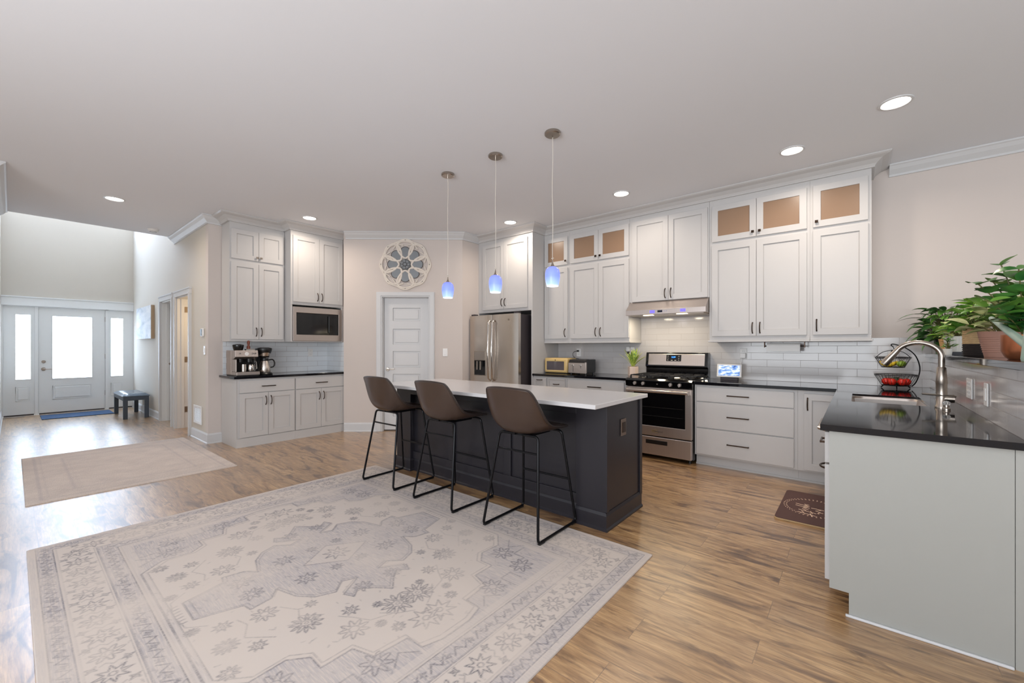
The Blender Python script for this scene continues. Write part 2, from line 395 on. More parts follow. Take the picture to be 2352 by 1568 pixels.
# crown mouldings
CW = [(0, 2.945), (0, 3.049), (.095, 3.049), (.095, 3.035), (.082, 3.028), (.06, 3.0), (.03, 2.975), (.018, 2.965), (.018, 2.945)]
CC = [(0, 2.955), (0, 3.049), (.135, 3.049), (.135, 3.038), (.120, 3.028), (.075, 3.015), (.035, 2.985), (.022, 2.965), (.022, 2.955)]
struct(MB().sweep(CC, [(-4.68, 4.80), (-3.60, 4.80), (-3.60, 5.10), (.105, 5.10), (.105, 5.47)]), 'trim_1', 'cabinet_white', 'white crown moulding on top of the range wall cabinets', 'crown moulding')
struct(MB().sweep(CC, [(-6.679, 1.83), (-6.36, 1.83), (-6.36, 2.515)]), 'trim_2', 'cabinet_white', 'crown moulding on the left coffee bar cabinet', 'crown moulding')
struct(MB().sweep(CC, [(-6.36, 2.52), (-6.16, 2.52), (-6.16, 3.29)]), 'trim_3', 'cabinet_white', 'crown moulding on the microwave cabinet', 'crown moulding')
struct(MB().sweep(CW, [(-8.449, 1.68), (-6.68, 1.68), (-6.68, 1.83)]), 'trim_4', 'trim_white', 'crown moulding at the end of the hall wall', 'crown moulding')
struct(MB().sweep(CW, [(-6.03, 3.275), (-4.685, 4.444), (-4.685, 4.80)]), 'trim_5', 'trim_white', 'crown moulding along the angled pantry wall', 'crown moulding')
struct(MB().sweep([(o, z) for o, z in CW], [(.24, 5.472), (3.6, 5.472)]), 'trim_6', 'trim_white', 'crown moulding on the bare wall right of the cabinets', 'crown moulding')
struct(MB().sweep(CW, [(-6.2, -.13), (-8.449, -.13)]), 'trim_7', 'trim_white', 'crown moulding at the left edge of the ceiling', 'crown moulding')
BB = [(0, 0), (.024, 0), (.024, .012), (.016, .02), (.016, .115), (.008, .135), (0, .135)]
def dirp(s): return (PW[0] + math.cos(PR) * s, PW[1] + math.sin(PR) * s)
struct(MB().sweep(BB, [dirp(.03), dirp(.525)]), 'baseboard_pantry', 'trim_white', 'white baseboard left of the pantry door', 'baseboard')
struct(MB().sweep(BB, [dirp(1.405), (-4.685, 4.444), (-4.685, 4.56)]), 'baseboard_fridge', 'trim_white', 'white baseboard right of the pantry door', 'baseboard')
struct(MB().sweep(BB, [(-7.44, 1.68), (-6.68, 1.68), (-6.68, 1.83)]), 'baseboard_corner', 'trim_white', 'tall white baseboard under the return grille', 'baseboard')
struct(MB().sweep(BB, [(-12.03, 1.68), (-9.48, 1.68)]), 'baseboard_hall', 'trim_white', 'baseboard behind the hall bench', 'baseboard')
struct(MB().sweep(BB, [(-6.2, -.13), (-12.03, -.13)]), 'baseboard_left', 'trim_white', 'baseboard of the left hall wall', 'baseboard')

# casings and doors in the hall wall
def casing(x0, x1, ztop, w=.09):
    m = MB()
    for a, b in ((x0 - w, x0), (x1, x1 + w)): m.box(a, b, 1.655, 1.68, 0, ztop); m.box(a + .012, b - .012, 1.648, 1.656, 0, ztop + .02)
    m.box(x0 - w - .01, x1 + w + .01, 1.652, 1.68, ztop, ztop + w); m.box(x0 - w - .02, x1 + w + .02, 1.645, 1.68, ztop + w, ztop + w + .018)
    return m
struct(casing(-9.38, -8.60, 2.08, .075), 'trim_8', 'trim_white', 'white casing of the far hall doorway', 'door casing')
struct(casing(-8.33, -7.56, 2.08, .075), 'trim_9', 'trim_white', 'white casing of the hall doorway nearest the thermostat', 'door casing')
d2 = thing('door_2', 'far hall doorway with white jamb and latch', 'doorway', (-9.379, 1.68, 0)); d2['kind'] = 'structure'
MB().box(0, .018, 0, .14, 0, 2.08).box(0.018, .03, .06, .1, 0, 2.07).box(0, .779, 0, .14, 2.062, 2.08).build('jamb', 'door_white_lit', d2)
MB().box(.001, .036, .15, .93, .01, 2.06).build('door_leaf', 'door_white_lit', d2)
MB().cyl((.03, .11, 1.0), .02, .012, axis='x').build('latch_plate', 'nickel', d2)
d3 = thing('door_3', 'hall doorway lit warm yellow from inside, door swung open', 'doorway', (-8.329, 1.68, 0)); d3['kind'] = 'structure'
MB().box(0, .018, 0, .14, 0, 2.08).box(.018, .03, .05, .09, 0, 2.07).box(0, .769, 0, .14, 2.062, 2.08).build('jamb', 'trim_white', d3)
MB().box(-.03, .006, .155, .9, .01, 2.06).build('door_leaf', 'trim_white', d3)
for z in (.25, 1.05, 1.85): MB().box(.018, .022, .095, .138, z, z + .09).tube([(.024, .143, z), (.024, .143, z + .09)], .006).build('hinge', 'nickel', d3)

# front door unit (local x -> +Y, front -> +X)
d1 = thing('door_1', 'white front door with frosted glass between two sidelights', 'door', (-12.03, -.126, 0), R(90)); d1['kind'] = 'structure'
def frame_panel(x0, x1, z0, z1, holes, y0=-.0, y1=.045):
    """slab with rectangular holes, one closed skin"""
    m = MB(); xs = sorted({x0, x1, *[h[0] for h in holes], *[h[1] for h in holes]}); zs = sorted({z0, z1, *[h[2] for h in holes], *[h[3] for h in holes]})
    nx, nz = len(xs) - 1, len(zs) - 1
    def solid(i, k):
        return 0 <= i < nx and 0 <= k < nz and not any(h[0] <= xs[i] and xs[i + 1] <= h[1] and h[2] <= zs[k] and zs[k + 1] <= h[3] for h in holes)
    for i in range(nx):
        for k in range(nz):
            if not solid(i, k): continue
            a, b, c, d = xs[i], xs[i + 1], zs[k], zs[k + 1]
            m.quad((a, y0, c), (b, y0, c), (b, y0, d), (a, y0, d)); m.quad((a, y1, c), (a, y1, d), (b, y1, d), (b, y1, c))
            if not solid(i - 1, k): m.quad((a, y0, c), (a, y0, d), (a, y1, d), (a, y1, c))
            if not solid(i + 1, k): m.quad((b, y0, c), (b, y1, c), (b, y1, d), (b, y0, d))
            if not solid(i, k - 1): m.quad((a, y0, c), (a, y1, c), (b, y1, c), (b, y0, c))
            if not solid(i, k + 1): m.quad((a, y0, d), (b, y0, d), (b, y1, d), (a, y1, d))
    return m
def raised(m, x0, x1, z0, z1, y=0, d=.012, w=.03):
    for a, b, c, e in ((x0, x1, z0, z0 + w * .4), (x0, x1, z1 - w * .4, z1), (x0, x0 + w * .4, z0, z1), (x1 - w * .4, x1, z0, z1)): m.box(a, b, y - d * .5, y + .01, c, e)
    m.box(x0 + w, x1 - w, y - d, y + .01, z0 + w, z1 - w)
MB().box(0, .02, -.03, .06, 0, 2.075).box(.405, .45, -.02, .06, 0, 2.075).box(1.37, 1.415, -.02, .06, 0, 2.075).box(1.80, 1.826, -.03, .06, 0, 2.075).box(0, 1.826, -.02, .06, 2.055, 2.075).build('door_frame', 'door_white_lit', d1)
MB().box(-.0, 1.826, -.045, .0, 2.075, 2.225).box(-.0, 1.826, -.06, 0, 2.225, 2.245).box(0, 1.826, -.055, 0, 2.07, 2.085).build('head_casing', 'door_white_lit', d1)
def leaf(name, x0, x1, g, pz):
    l = frame_panel(x0, x1, .02, 2.05, [g]); raised(l, g[0], g[1], pz[0], pz[1]); lo = l.build(name, 'door_white_lit', d1, bevel=.003)
    MB().box(g[0] - .005, g[1] + .005, .012, .02, g[2] - .005, g[3] + .005).build('glass_pane', 'door_daylight', lo)
    MB().box(g[0] - .012, g[0], -.006, 0, g[2] - .012, g[3] + .012).box(g[1], g[1] + .012, -.006, 0, g[2] - .012, g[3] + .012).box(g[0], g[1], -.006, 0, g[2] - .012, g[2]).box(g[0], g[1], -.006, 0, g[3], g[3] + .012).build('glass_bead', 'door_white_lit', lo)
    MB().box(x0 + .01, x1 - .01, -.008, .0, .004, .03).build('sweep', 'dark_rim', lo); return lo
leaf('sidelight', .02, .405, (.172, .355, .69, 1.90), (.28, .55)); leaf('sidelight', 1.415, 1.80, (1.457, 1.64, .69, 1.90), (.28, .55))
dl = leaf('door_leaf', .452, 1.368, (.635, 1.173, .685, 1.895), (.28, .545))
MB().cyl((.517, 0, .87), .03, -.0, 20, 'y').lathe([(0, .02), (.028, .018), (.032, 0)], (.517, 0, .875), 20, 'y').tube([(.517, -.02, .875), (.517, -.05, .875), (.62, -.052, .872)], .008).build('lever', 'nickel', dl, smooth=True)
MB().lathe([(0, .02), (.024, .018), (.028, 0)], (.517, 0, 1.015), 20, 'y').box(.51, .524, -.035, -.018, 1.0, 1.03).build('deadbolt', 'nickel', dl, smooth=True)
for z in (.3, 1.05, 1.82): MB().tube([(1.372, -.006, z), (1.372, -.006, z + .1)], .008).build('hinge', 'nickel', dl)

# pantry door (local frame of the angled wall)
d4 = thing('door_4', 'white five panel pantry door in the angled wall', 'door', PW, PR); d4['kind'] = 'structure'
m = MB().prism([(.52, 0), (.61, 0), (.61, 2.065), (1.32, 2.065), (1.32, 0), (1.41, 0), (1.41, 2.14), (.52, 2.14)], -.022, 0, 'y'); b = len(m.v); m.prism([(.532, .001), (.592, .001), (.592, 2.083), (1.338, 2.083), (1.338, .001), (1.398, .001), (1.398, 2.128), (.532, 2.128)], -.030, -.0225, 'y')
m.build('casing', 'trim_white', d4, bevel=.003)
MB().box(.61, .618, 0, .12, 0, 2.065).box(1.312, 1.32, 0, .12, 0, 2.065).box(.61, 1.32, 0, .12, 2.057, 2.065).build('jamb', 'trim_white', d4)
pan = [(1.70, 1.90), (1.335, 1.575), (.98, 1.23), (.63, .875), (.22, .525)]
l = frame_panel(.62, 1.31, .015, 2.055, [(.755, 1.175, a, b) for a, b in pan], .055, .095)
for a, b in pan: l.box(.756, 1.174, .068, .09, a + .001, b - .001); l.box(.785, 1.145, .060, .0675, a + .03, b - .03)
lo = l.build('door_leaf', 'trim_white', d4, bevel=.003)
MB().lathe([(0, .02), (.026, .017), (.03, 0)], (.675, .055, .95), 20, 'y').tube([(.675, .04, .95), (.675, .012, .95), (.72, .008, .953), (.785, .012, .957)], .008).build('lever', 'nickel', lo, smooth=True)
MB().box(.61, 1.32, .07, .11, 0, .012).build('threshold_gap', 'dark_rim', d4)

# ================================================================ cabinets
def bow(parent, x, z, o='v', L=.115, name='handle', lab=None):
    """arched pull, local frame front = -y, door face at y=-.02"""
    pts = []; n = 8
    for i in range(n + 1):
        t = -1 + 2 * i / n; h = .004 + .026 * math.cos(t * math.pi / 2) ** .6 if abs(t) < 1 else .0
        p = t * L / 2; pts.append((x, -.02 - h, z + p) if o == 'v' else (x + p, -.02 - h, z))
    m = MB()
    a = .0055
    for p, q in zip(pts, pts[1:]): pass
    m.tube(pts, [.0065] + [.0052] * (n - 1) + [.0065], 8)
    return m.build(name, 'bronze', parent, smooth=True)
def shaker(x0, x1, z0, z1, hole=False, fw=.062, y0=-.02, y1=0.0):
    i = (x0 + fw, x1 - fw, z0 + fw, z1 - fw); m = frame_panel(x0, x1, z0, z1, [i], y0, y1)
    if not hole:
        e = .0002; w = .005
        f = frame_panel(i[0] + e, i[1] - e, i[2] + e, i[3] - e, [(i[0] + w, i[1] - w, i[2] + w, i[3] - w)], y0 + .0085, y1 - .003)
        b = len(m.v); m.v += f.v; m.f += [tuple(b + k for k in q) for q in f.f]
        m.box(i[0] + w + e, i[1] - w - e, y0 + .012, y1 - .004, i[2] + w + e, i[3] - w - e)
    return m, i
def door(par, x0, x1, z0, z1, h=None, glass=False, knob=None, fw=.062, m='cabinet_white', ho='v', L=.115):
    b, i = shaker(x0, x1, z0, z1, glass, fw); d = b.build('door', m, par, bevel=.0015)
    if glass: MB().box(i[0] - .004, i[1] + .004, -.011, -.006, i[2] - .004, i[3] + .004).build('glass_pane', 'frost', d)
    if h: bow(d, h[0], h[1], ho, L)
    if knob: MB().cyl((knob[0], -.02, knob[1]), .005, .018, 10, 'y').box(knob[0] - .013, knob[0] + .013, -.046, -.036, knob[1] - .013, knob[1] + .013).build('knob', 'bronze' if glass else 'nickel', d, bevel=.002)
    return d
def drawer(par, x0, x1, z0, z1, L=.16, hz=None, m='cabinet_white', hx=None):
    d = MB().box(x0, x1, -.02, 0, z0, z1).build('drawer', m, par, bevel=.002)
    x = (x0 + x1) / 2 if hx is None else hx; z = (z0 + z1) / 2 if hz is None else hz
    MB().box(x - L / 2, x + L / 2, -.048, -.040, z - .006, z + .006).box(x - L / 2, x - L / 2 + .012, -.044, -.02, z - .005, z + .005).box(x + L / 2 - .012, x + L / 2, -.044, -.02, z - .005, z + .005).build('handle', 'bronze', d, bevel=.002)
    return d
def shell(par, x0, x1, D, z0, z1, zg=None, m='cabinet_white'):
    """carcass; zg = bottom of the glazed compartment (open box lined with maple)"""
    b = MB()
    if zg is None: b.box(x0, x1, 0, D, z0, z1)
    else:
        f0 = .018
        b.box(x0, x1, 0, D, z0, zg).box(x0, x1, f0, D, z1 - .06, z1).box(x0, x0 + .018, f0, D, zg, z1 - .06).box(x1 - .018, x1, f0, D, zg, z1 - .06).box(x0 + .018, x1 - .018, D - .01, D, zg, z1 - .06)
        b.box(x0, x0 + .05, 0, f0, zg, z1 - .10).box(x1 - .05, x1, 0, f0, zg, z1 - .10).box(x0, x1, 0, f0, z1 - .10, z1).box(x0 + .05, x1 - .05, 0, f0, zg, zg + .03)
    c = b.build('carcass', m, par)
    if zg is not None:
        MB().box(x0 + .019, x1 - .019, D - .03, D - .012, zg + .002, z1 - .062).box(x0 + .019, x1 - .019, .02, D - .03, zg + .001, zg + .012).box(x0 + .019, x0 + .03, .02, D - .03, zg + .012, z1 - .062).box(x1 - .03, x1 - .019, .02, D - .03, zg + .012, z1 - .062).build('interior', 'maple', par)
    return c
YF, YW = 5.10, 5.471; DU = 5.464 - YF
def rail(par, x0, x1, z=1.35, r=False, l=False, D=DU):
    a, b = x0 - (.012 if l else 0), x1 + (.012 if r else 0)
    MB().box(a, b, -.012, D, z, z + .018).box(x0, x1, -.004, D, z + .018, z + .05).build('light_rail', 'cabinet_white', par, bevel=.003)
# range-wall uppers, left to right
c = thing('upper_cabinet', 'narrow white upper cabinet with one small glass door beside the refrigerator', 'cabinet', (-3.598, YF, 1.35))
def Z(z): return z - 1.35
shell(c, 0, .432, DU, Z(1.40), Z(2.97), Z(2.47)); door(c, .01, .41, Z(1.415), Z(2.435), h=(.372, Z(1.50))); door(c, .01, .41, Z(2.48), Z(2.885), glass=True, knob=(.385, Z(2.53))); rail(c, 0, .432, 0)
c = thing('upper_cabinet', 'white upper cabinet with two glass top doors, left of the range hood', 'cabinet', (-3.165, YF, 1.35))
shell(c, 0, .905, DU, Z(1.40), Z(2.97), Z(2.47)); x = .465
door(c, .022, x - .002, Z(1.415), Z(2.435), h=(x - .035, Z(1.50))); door(c, x + .002, .905 - .005, Z(1.415), Z(2.435), h=(x + .035, Z(1.50)))
door(c, .022, x - .002, Z(2.48), Z(2.885), glass=True, knob=(x - .032, Z(2.53))); door(c, x + .002, .900, Z(2.48), Z(2.885), glass=True, knob=(x + .032, Z(2.53))); rail(c, 0, .905, 0, r=True)
c = thing('upper_cabinet', 'white two door cabinet directly above the steel range hood', 'cabinet', (-2.258, YF, 1.35))
shell(c, 0, .958, DU, Z(1.866), Z(2.97)); x = .497
door(c, .04, x - .002, Z(1.868), Z(2.892), h=(x - .035, Z(1.95))); door(c, x + .002, .943, Z(1.868), Z(2.892), h=(x + .035, Z(1.95)))
c = thing('upper_cabinet', 'white upper cabinet with two glass top doors, right of the range hood', 'cabinet', (-1.298, YF, 1.35))
shell(c, 0, .935, DU, Z(1.40), Z(2.97), Z(2.47)); x = .47
door(c, .03, x - .002, Z(1.415), Z(2.442), h=(x - .035, Z(1.50))); door(c, x + .002, .912, Z(1.415), Z(2.442), h=(x + .035, Z(1.50)))
door(c, .03, x - .002, Z(2.48), Z(2.887), glass=True, knob=(x - .032, Z(2.53))); door(c, x + .002, .912, Z(2.48), Z(2.887), glass=True, knob=(x + .032, Z(2.53))); rail(c, 0, .935, 0, l=True)
c = thing('upper_cabinet', 'single door white upper cabinet with one glass top door at the right end', 'cabinet', (-.362, YF, 1.35))
shell(c, 0, .466, DU, Z(1.40), Z(2.97), Z(2.47))
door(c, .026, .442, Z(1.415), Z(2.448), h=(.055, Z(1.51))); door(c, .026, .442, Z(2.48), Z(2.89), glass=True, knob=(.055, Z(2.53))); rail(c, 0, .466, 0, r=True)
# refrigerator surround
c = thing('refrigerator_cabinet', 'white cabinet bridging over the steel refrigerator with tall side panel', 'cabinet', (-4.683, 4.80, 0))
shell(c, 0, 1.083, .671, 1.83, 2.97); door(c, .108, .545, 1.875, 2.9, h=(.515, 1.975)); door(c, .549, 1.0, 1.875, 2.9, h=(.58, 1.975))
MB().box(1.060, 1.083, 0, .671, 0, 1.83).box(1.083, 1.0845, .002, .671, 2.415, 2.955).build('side_panel', 'cabinet_white', c)
MB().box(0, .012, 0, .671, 0, 1.83).build('side_panel', 'cabinet_white', c)
# base cabinets on the range wall
YB = 4.82; DB = YW - YB
def base(name, label, x0, w, rot=0, loc=None, D=DB, kick=True, toe_h=.115, m='cabinet_white', z1=.882):
    c = thing(name, label, 'cabinet', loc or (x0, YB, 0), rot)
    MB().box(0, w, 0, D, toe_h, z1).build('carcass', m, c)
    if kick: MB().box(0, w, .065, D, 0, toe_h).box(0, w, .052, .066, 0, .018).build('toe_kick', m, c)
    return c
c = base('base_cabinet', 'narrow pull-out base cabinet with shaker front next to the refrigerator', -3.598, .249); door(c, .0 - .02 + .02, .236, .13, .858, h=(.12, .83), fw=.05, ho='h', L=.10)
c = base('base_cabinet', 'narrow drawer base cabinet under the bread box', -3.347, .315); door(c, .013, .293, .70, .858, h=(.153, .782), fw=.016, ho='h', L=.10); door(c, .013, .293, .13, .685, fw=.05)
c = base('base_cabinet', 'wide drawer base cabinet left of the range', -3.03, .865); drawer(c, .024, .83, .70, .858, L=.19); door(c, .024, .425, .13, .685, h=(.39, .60)); door(c, .429, .83, .13, .685, h=(.465, .60))
c = base('base_cabinet', 'wide white three drawer base cabinet right of the range', -1.378, .94)
drawer(c, .022, .912, .705, .86, L=.205, hx=.43); drawer(c, .022, .912, .421, .695, L=.205, hx=.43); drawer(c, .022, .912, .132, .409, L=.205, hx=.43)
c = base('base_cabinet', 'corner base cabinet with one door where the counter turns', -.437, .96)
door(c, .05, .335, .132, .853, h=(.078, .755))
# peninsula cabinets: local x -> -Y, front -> -X ; face plane X=-.105
c = thing('end_panel_cabinet', 'white peninsula cabinet nearest the camera with a broad plain end panel', 'cabinet', (-.105, 3.06, 0), R(-90))
MB().box(0, .46, 0, .625, .115, .882).box(0, .46, .08, .625, 0, .115).build('carcass', 'cabinet_white', c)
MB().prism([(0, .885), (0, .112), (.075, .112), (.075, 0), (.592, 0), (.592, .885)], .461, .490, 'x').build('end_panel', 'panel_white_shaded', c)
MB().box(.49, .504, .062, .59, 0, .012).build('shoe_moulding', 'trim_white', c, bevel=.004)
drawer(c, .01, .445, .715, .868, L=.12, hx=.25, m='cabinet_white'); door(c, .01, .445, .13, .705, h=(.23, .65), ho='h', L=.12)
MB().box(.474, .489, .594, .70, 0, .885).build('end_post', 'panel_white_shaded', c)
c = thing('sink_cabinet', 'white sink base cabinet facing the mat', 'cabinet', (-.105, 4.36, 0), R(-90))
MB().box(0, .86, 0, .07, .115, .882).box(0, .86, .08, .1, 0, .115).box(0, .02, .07, .63, .115, .882).build('carcass', 'cabinet_white', c)
door(c, .01, .428, .13, .86, h=(.39, .78)); door(c, .432, .85, .13, .86, h=(.47, .78))
c = thing('dishwasher', 'dishwasher behind the end cabinet of the peninsula', 'dishwasher', (-.105, 3.49, 0), R(-90))
MB().box(.0, .42, .0, .6, .115, .88).build('tub', 'steel', c); MB().box(.0, .42, -.03, 0, .12, .87).build('door', 'steel', c, bevel=.004)
MB().tube([(.03, -.03, .8), (.03, -.07, .81), (.39, -.07, .81), (.39, -.03, .8)], .011).build('handle', 'nickel', c, smooth=True)
# counters
t = MB().box(-3.598, -2.156, 4.787, 5.4635, .884, .914)
tag(t.build('countertop', 'granite', bevel=.003), 'black polished countertop left of the range under bread box and toaster', 'countertop')
SX0, SX1, SY0, SY1 = -.03, .36, 3.75, 4.38
t = MB().box(-1.376, .5235, 4.787, 5.4635, .884, .914)
for a in ((-.140, .5235, 2.548, SY0), (-.140, .5235, SY1, 4.787), (-.140, SX0, SY0, SY1), (SX1, .5235, SY0, SY1)): t.box(*a, .874 if 0 else .884, .914)
tag(t.build('countertop', 'granite'), 'black polished L-shaped countertop holding the sink on the peninsula', 'countertop')
s = thing('sink', 'undermount stainless steel sink bowl in the black peninsula counter', 'sink', ((SX0 + SX1) / 2, (SY0 + SY1) / 2, .70))
def rrect(x, y, r, n=6):
    return [(sx * (x - r) + r * math.cos(a), sy * (y - r) + r * math.sin(a)) for sx, sy, a0 in ((1, 1, 0), (-1, 1, 90), (-1, -1, 180), (1, -1, 270)) for a in [R(a0 + 90 * k / n) for k in range(n + 1)]]
hx, hy = (SX1 - SX0) / 2, (SY1 - SY0) / 2
rings = [rrect(hx, hy, .002), rrect(hx - .001, hy - .001, .07), rrect(hx - .004, hy - .004, .07), rrect(hx - .02, hy - .02, .07), rrect(.04, .04, .035)]
P = [[(p[0], p[1], z) for p in r] for r, z in zip(rings, (.1985, .1985, .19, .01, 0))]
MB().grid(P, False, True).build('bowl', 'steel_flat', s, smooth=True)
MB().cyl((0, 0, .001), .045, .004, 24).build('drain', 'chrome', s)

# backsplash tiles
tag(MB().box(-3.597, .534, 5.4645, 5.4715, .914, 1.385).box(-2.2585, -1.2985, 5.4645, 5.4715, 1.385, 1.70).build('backsplash', 'tile_x'), 'pale grey subway tile backsplash behind the range and counters', 'backsplash')
tag(MB().box(.5245, .5345, 2.56, 5.464, .914, 1.198).build('backsplash', 'tile_y'), 'pale subway tile facing of the half wall behind the sink', 'backsplash')
tag(MB().box(-6.679, -6.671, 1.845, 3.292, .915, 1.368).build('backsplash', 'tile_coffee_lit'), 'subway tile tinted pale and bluish for entry light behind the coffee machines', 'backsplash')
tag(MB().box(-6.671, -6.10, 3.292, 3.3015, .915, 1.368).build('backsplash', 'tile_coffee_end_lit'), 'short return of tile tinted pale and bluish for entry light at the right end of the coffee bar', 'backsplash')
tag(MB().box(.492, .82, 2.4, 5.47, 1.200, 1.235).build('ledge', 'granite', bevel=.003), 'long dark polished ledge on the half wall carrying the potted plants', 'ledge')

# coffee bar: local x -> +Y, front -> +X
CR = R(90)
c = thing('base_cabinet', 'white coffee bar base cabinet on the left, below the coffee machines', 'cabinet', (-6.10, 1.835, 0), CR)
MB().box(0, .716, 0, .575, .0, .882).box(0, .716, -.012, 0, 0, .115).box(-.006, .0, -.006, .575, 0, .87).build('carcass', 'cabinet_white', c)
drawer(c, .03, .708, .70, .855, L=.17); door(c, .03, .366, .125, .69, h=(.335, .585)); door(c, .370, .708, .125, .69, h=(.40, .585))
c = thing('base_cabinet', 'white coffee bar base cabinet on the right, below the microwave', 'cabinet', (-6.10, 2.552, 0), CR)
MB().box(0, .744, 0, .575, .0, .882).box(0, .744, -.012, 0, 0, .115).build('carcass', 'cabinet_white', c)
drawer(c, .006, .73, .70, .855, L=.17); door(c, .006, .366, .125, .69, h=(.335, .585)); door(c, .370, .73, .125, .69, h=(.40, .585))
tag(MB().box(-6.671, -6.07, 1.80, 3.296, .884, .914).build('countertop', 'granite', bevel=.003), 'dark blue-black countertop of the coffee bar', 'countertop')
c = thing('upper_cabinet', 'white four door coffee bar upper cabinet above the espresso machine', 'cabinet', (-6.36, 1.833, 1.37), CR)
def Z(z): return z - 1.37
MB().box(0, .683, 0, .311, Z(1.37), Z(2.965)).build('carcass', 'cabinet_white', c)
door(c, .016, .340, Z(1.40), Z(2.43), h=(.31, Z(1.50))); door(c, .344, .664, Z(1.40), Z(2.43), h=(.374, Z(1.50)))
door(c, .016, .340, Z(2.473), Z(2.868), knob=(.318, Z(2.515))); door(c, .344, .664, Z(2.473), Z(2.868), knob=(.366, Z(2.515)))
c = thing('upper_cabinet', 'deeper white coffee bar upper cabinet holding the built-in microwave', 'cabinet', (-6.16, 2.52, 1.37), CR)
MB().box(0, .772, 0, .511, Z(1.90), Z(2.965)).box(0, .022, 0, .511, 0, Z(1.90)).box(.748, .772, 0, .511, 0, Z(1.90)).box(.022, .748, 0, .511, 0, .012).box(.022, .748, .49, .511, .012, Z(1.90)).build('carcass', 'cabinet_white', c)
door(c, .026, .400, Z(1.943), Z(2.89), h=(.370, Z(2.03))); door(c, .404, .762, Z(1.943), Z(2.89), h=(.434, Z(2.03)))
MB().box(-.004, .776, -.006, .0, Z(1.905), Z(1.92)).build('bead', 'cabinet_white', c)
mw = thing('microwave', 'built-in stainless microwave with black glass door in the coffee bar cabinet', 'microwave', (-6.16, 2.545, 1.383), CR)
MB().box(.0, .72, .02, .45, .0, .5).build('body', 'black_plastic', mw)
frame_panel(.0, .718, -.0, .487, [(.045, .668, .09, .405)], -.022, .02).build('trim_kit', 'steel_flat', mw, bevel=.003)
MB().box(.047, .53, -.012, .01, .092, .403).build('glass_door', 'black_gloss', mw, bevel=.003); MB().box(.532, .666, -.012, .01, .092, .403).build('control_panel', 'black_gloss', mw, bevel=.003)
MB().box(.56, .64, -.0135, -.012, .355, .375).build('display', 'iron', mw)
m = MB().tube([(.515, -.012, .12), (.515, -.03, .13), (.515, -.03, .37), (.515, -.012, .38)], .006); m.build('handle', 'black_plastic', mw)

# ================================================================ appliances
f = thing('refrigerator', 'stainless french door refrigerator with water dispenser', 'refrigerator', (-4.655, 4.57, 0))
MB().box(.005, .962, .075, .86, .03, 1.765).build('body', 'fridge_side', f, bevel=.004)
MB().box(.03, .93, .10, .80, 0, .03).build('base_grille', 'black_plastic', f)
MB().box(.02, .09, .02, .10, 1.775, 1.80).box(.875, .945, .02, .10, 1.775, 1.80).build('hinge_cap', 'fridge_side', f, bevel=.004)
def curved(x0, x1, z0, z1, y, bulge, n=10):
    m = MB(); P = []
    for i in range(n + 1):
        t = i / n; yy = y - bulge * (1 - (2 * t - 1) ** 4)
        P.append([(x0 + (x1 - x0) * t, yy, z) for z in (z0, z1)])
    m.grid(P); Q = [[(x0 + (x1 - x0) * i / n, y + .055, z) for z in (z0, z1)] for i in range(n + 1)]; m.grid(Q)
    for k in (0, n): m.quad(P[k][0], P[k][1], Q[k][1], Q[k][0])
    for i in range(n):
        m.quad(P[i][0], P[i + 1][0], Q[i + 1][0], Q[i][0]); m.quad(P[i][1], P[i + 1][1], Q[i + 1][1], Q[i][1])
    return m
ld = curved(.0, .470, .70, 1.775, .012, .016).build('door', 'steel', f, smooth=True)
rd = curved(.476, .967, .70, 1.775, .012, .016).build('door', 'steel', f, smooth=True)
dr = curved(.0, .967, .05, .69, .012, .016).build('freezer_drawer', 'steel', f, smooth=True)
MB().box(.105, .352, -.010, .0, .86, 1.232).build('dispenser_frame', 'nickel', ld, bevel=.004)
MB().box(.118, .340, -.012, -.0095, .87, 1.09).build('dispenser_recess', 'black_gloss', ld)
MB().box(.118, .340, -.014, -.0095, 1.10, 1.222).build('dispenser_display', 'steel', ld); MB().box(.17, .20, -.03, -.012, .95, 1.08).box(.24, .27, -.03, -.012, .95, 1.08).build('dispenser_lever', 'nickel', ld, bevel=.004)
for d, x in ((ld, .438), (rd, .515)):
    MB().tube([(x, -.0, .80), (x, -.045, .83), (x, -.062, 1.24), (x, -.045, 1.66), (x, -.0, 1.69)], .014, 10).build('handle', 'chrome', d, smooth=True)
MB().tube([(.08, -.0, .63), (.11, -.05, .63), (.86, -.05, .63), (.89, -.0, .63)], .013, 10).build('handle', 'chrome', dr, smooth=True)
MB().cyl((.80, -.006, 1.69), .013, .004, 16, 'y').build('badge', 'nickel', rd)

g = thing('range', 'stainless gas range with black cooktop and digital backguard', 'stove', (-2.150, 4.74, 0))
RW = .768
MB().box(.004, RW - .004, .05, .71, .04, .905).build('body', 'black_plastic', g)
for x in (.05, RW - .05):
    for y in (.09, .66): MB().cyl((x, y, 0), .018, .04, 12).build('foot', 'black_plastic', g)
MB().prism([(.0, .832), (.022, .832), (.06, .918), (.06, .925), (.02, .925), (-.012, .905)][::1], 0, RW, 'x').build('control_panel', 'black_gloss', g, bevel=.004)
MB().box(0, RW, .03, .715, .905, .926).build('cooktop', 'black_gloss', g, bevel=.006)
kn = MB()
for i, x in enumerate((.118, .218, .385, .535, .635)):
    if i == 2: MB().lathe([(0, .018), (.008, .018), (.01, .006), (.013, 0)], (x, .008, .868), 16, 'y').build('center_button', 'nickel', g, smooth=True)
    else:
        k = MB().lathe([(0, .034), (.017, .033), (.021, .020), (.023, .004), (.023, 0)], (x, .008, .868), 20, 'y').box(x - .004, x + .004, -.034, -.02, .848, .888).build('knob', 'steel_flat', g, smooth=True)
for x in (.075, .16, .27, .49, .585, .69): kn.box(x, x + .014, -.0035, -.0025, .893, .896)
kn.build('panel_marks', 'plastic_white', g)
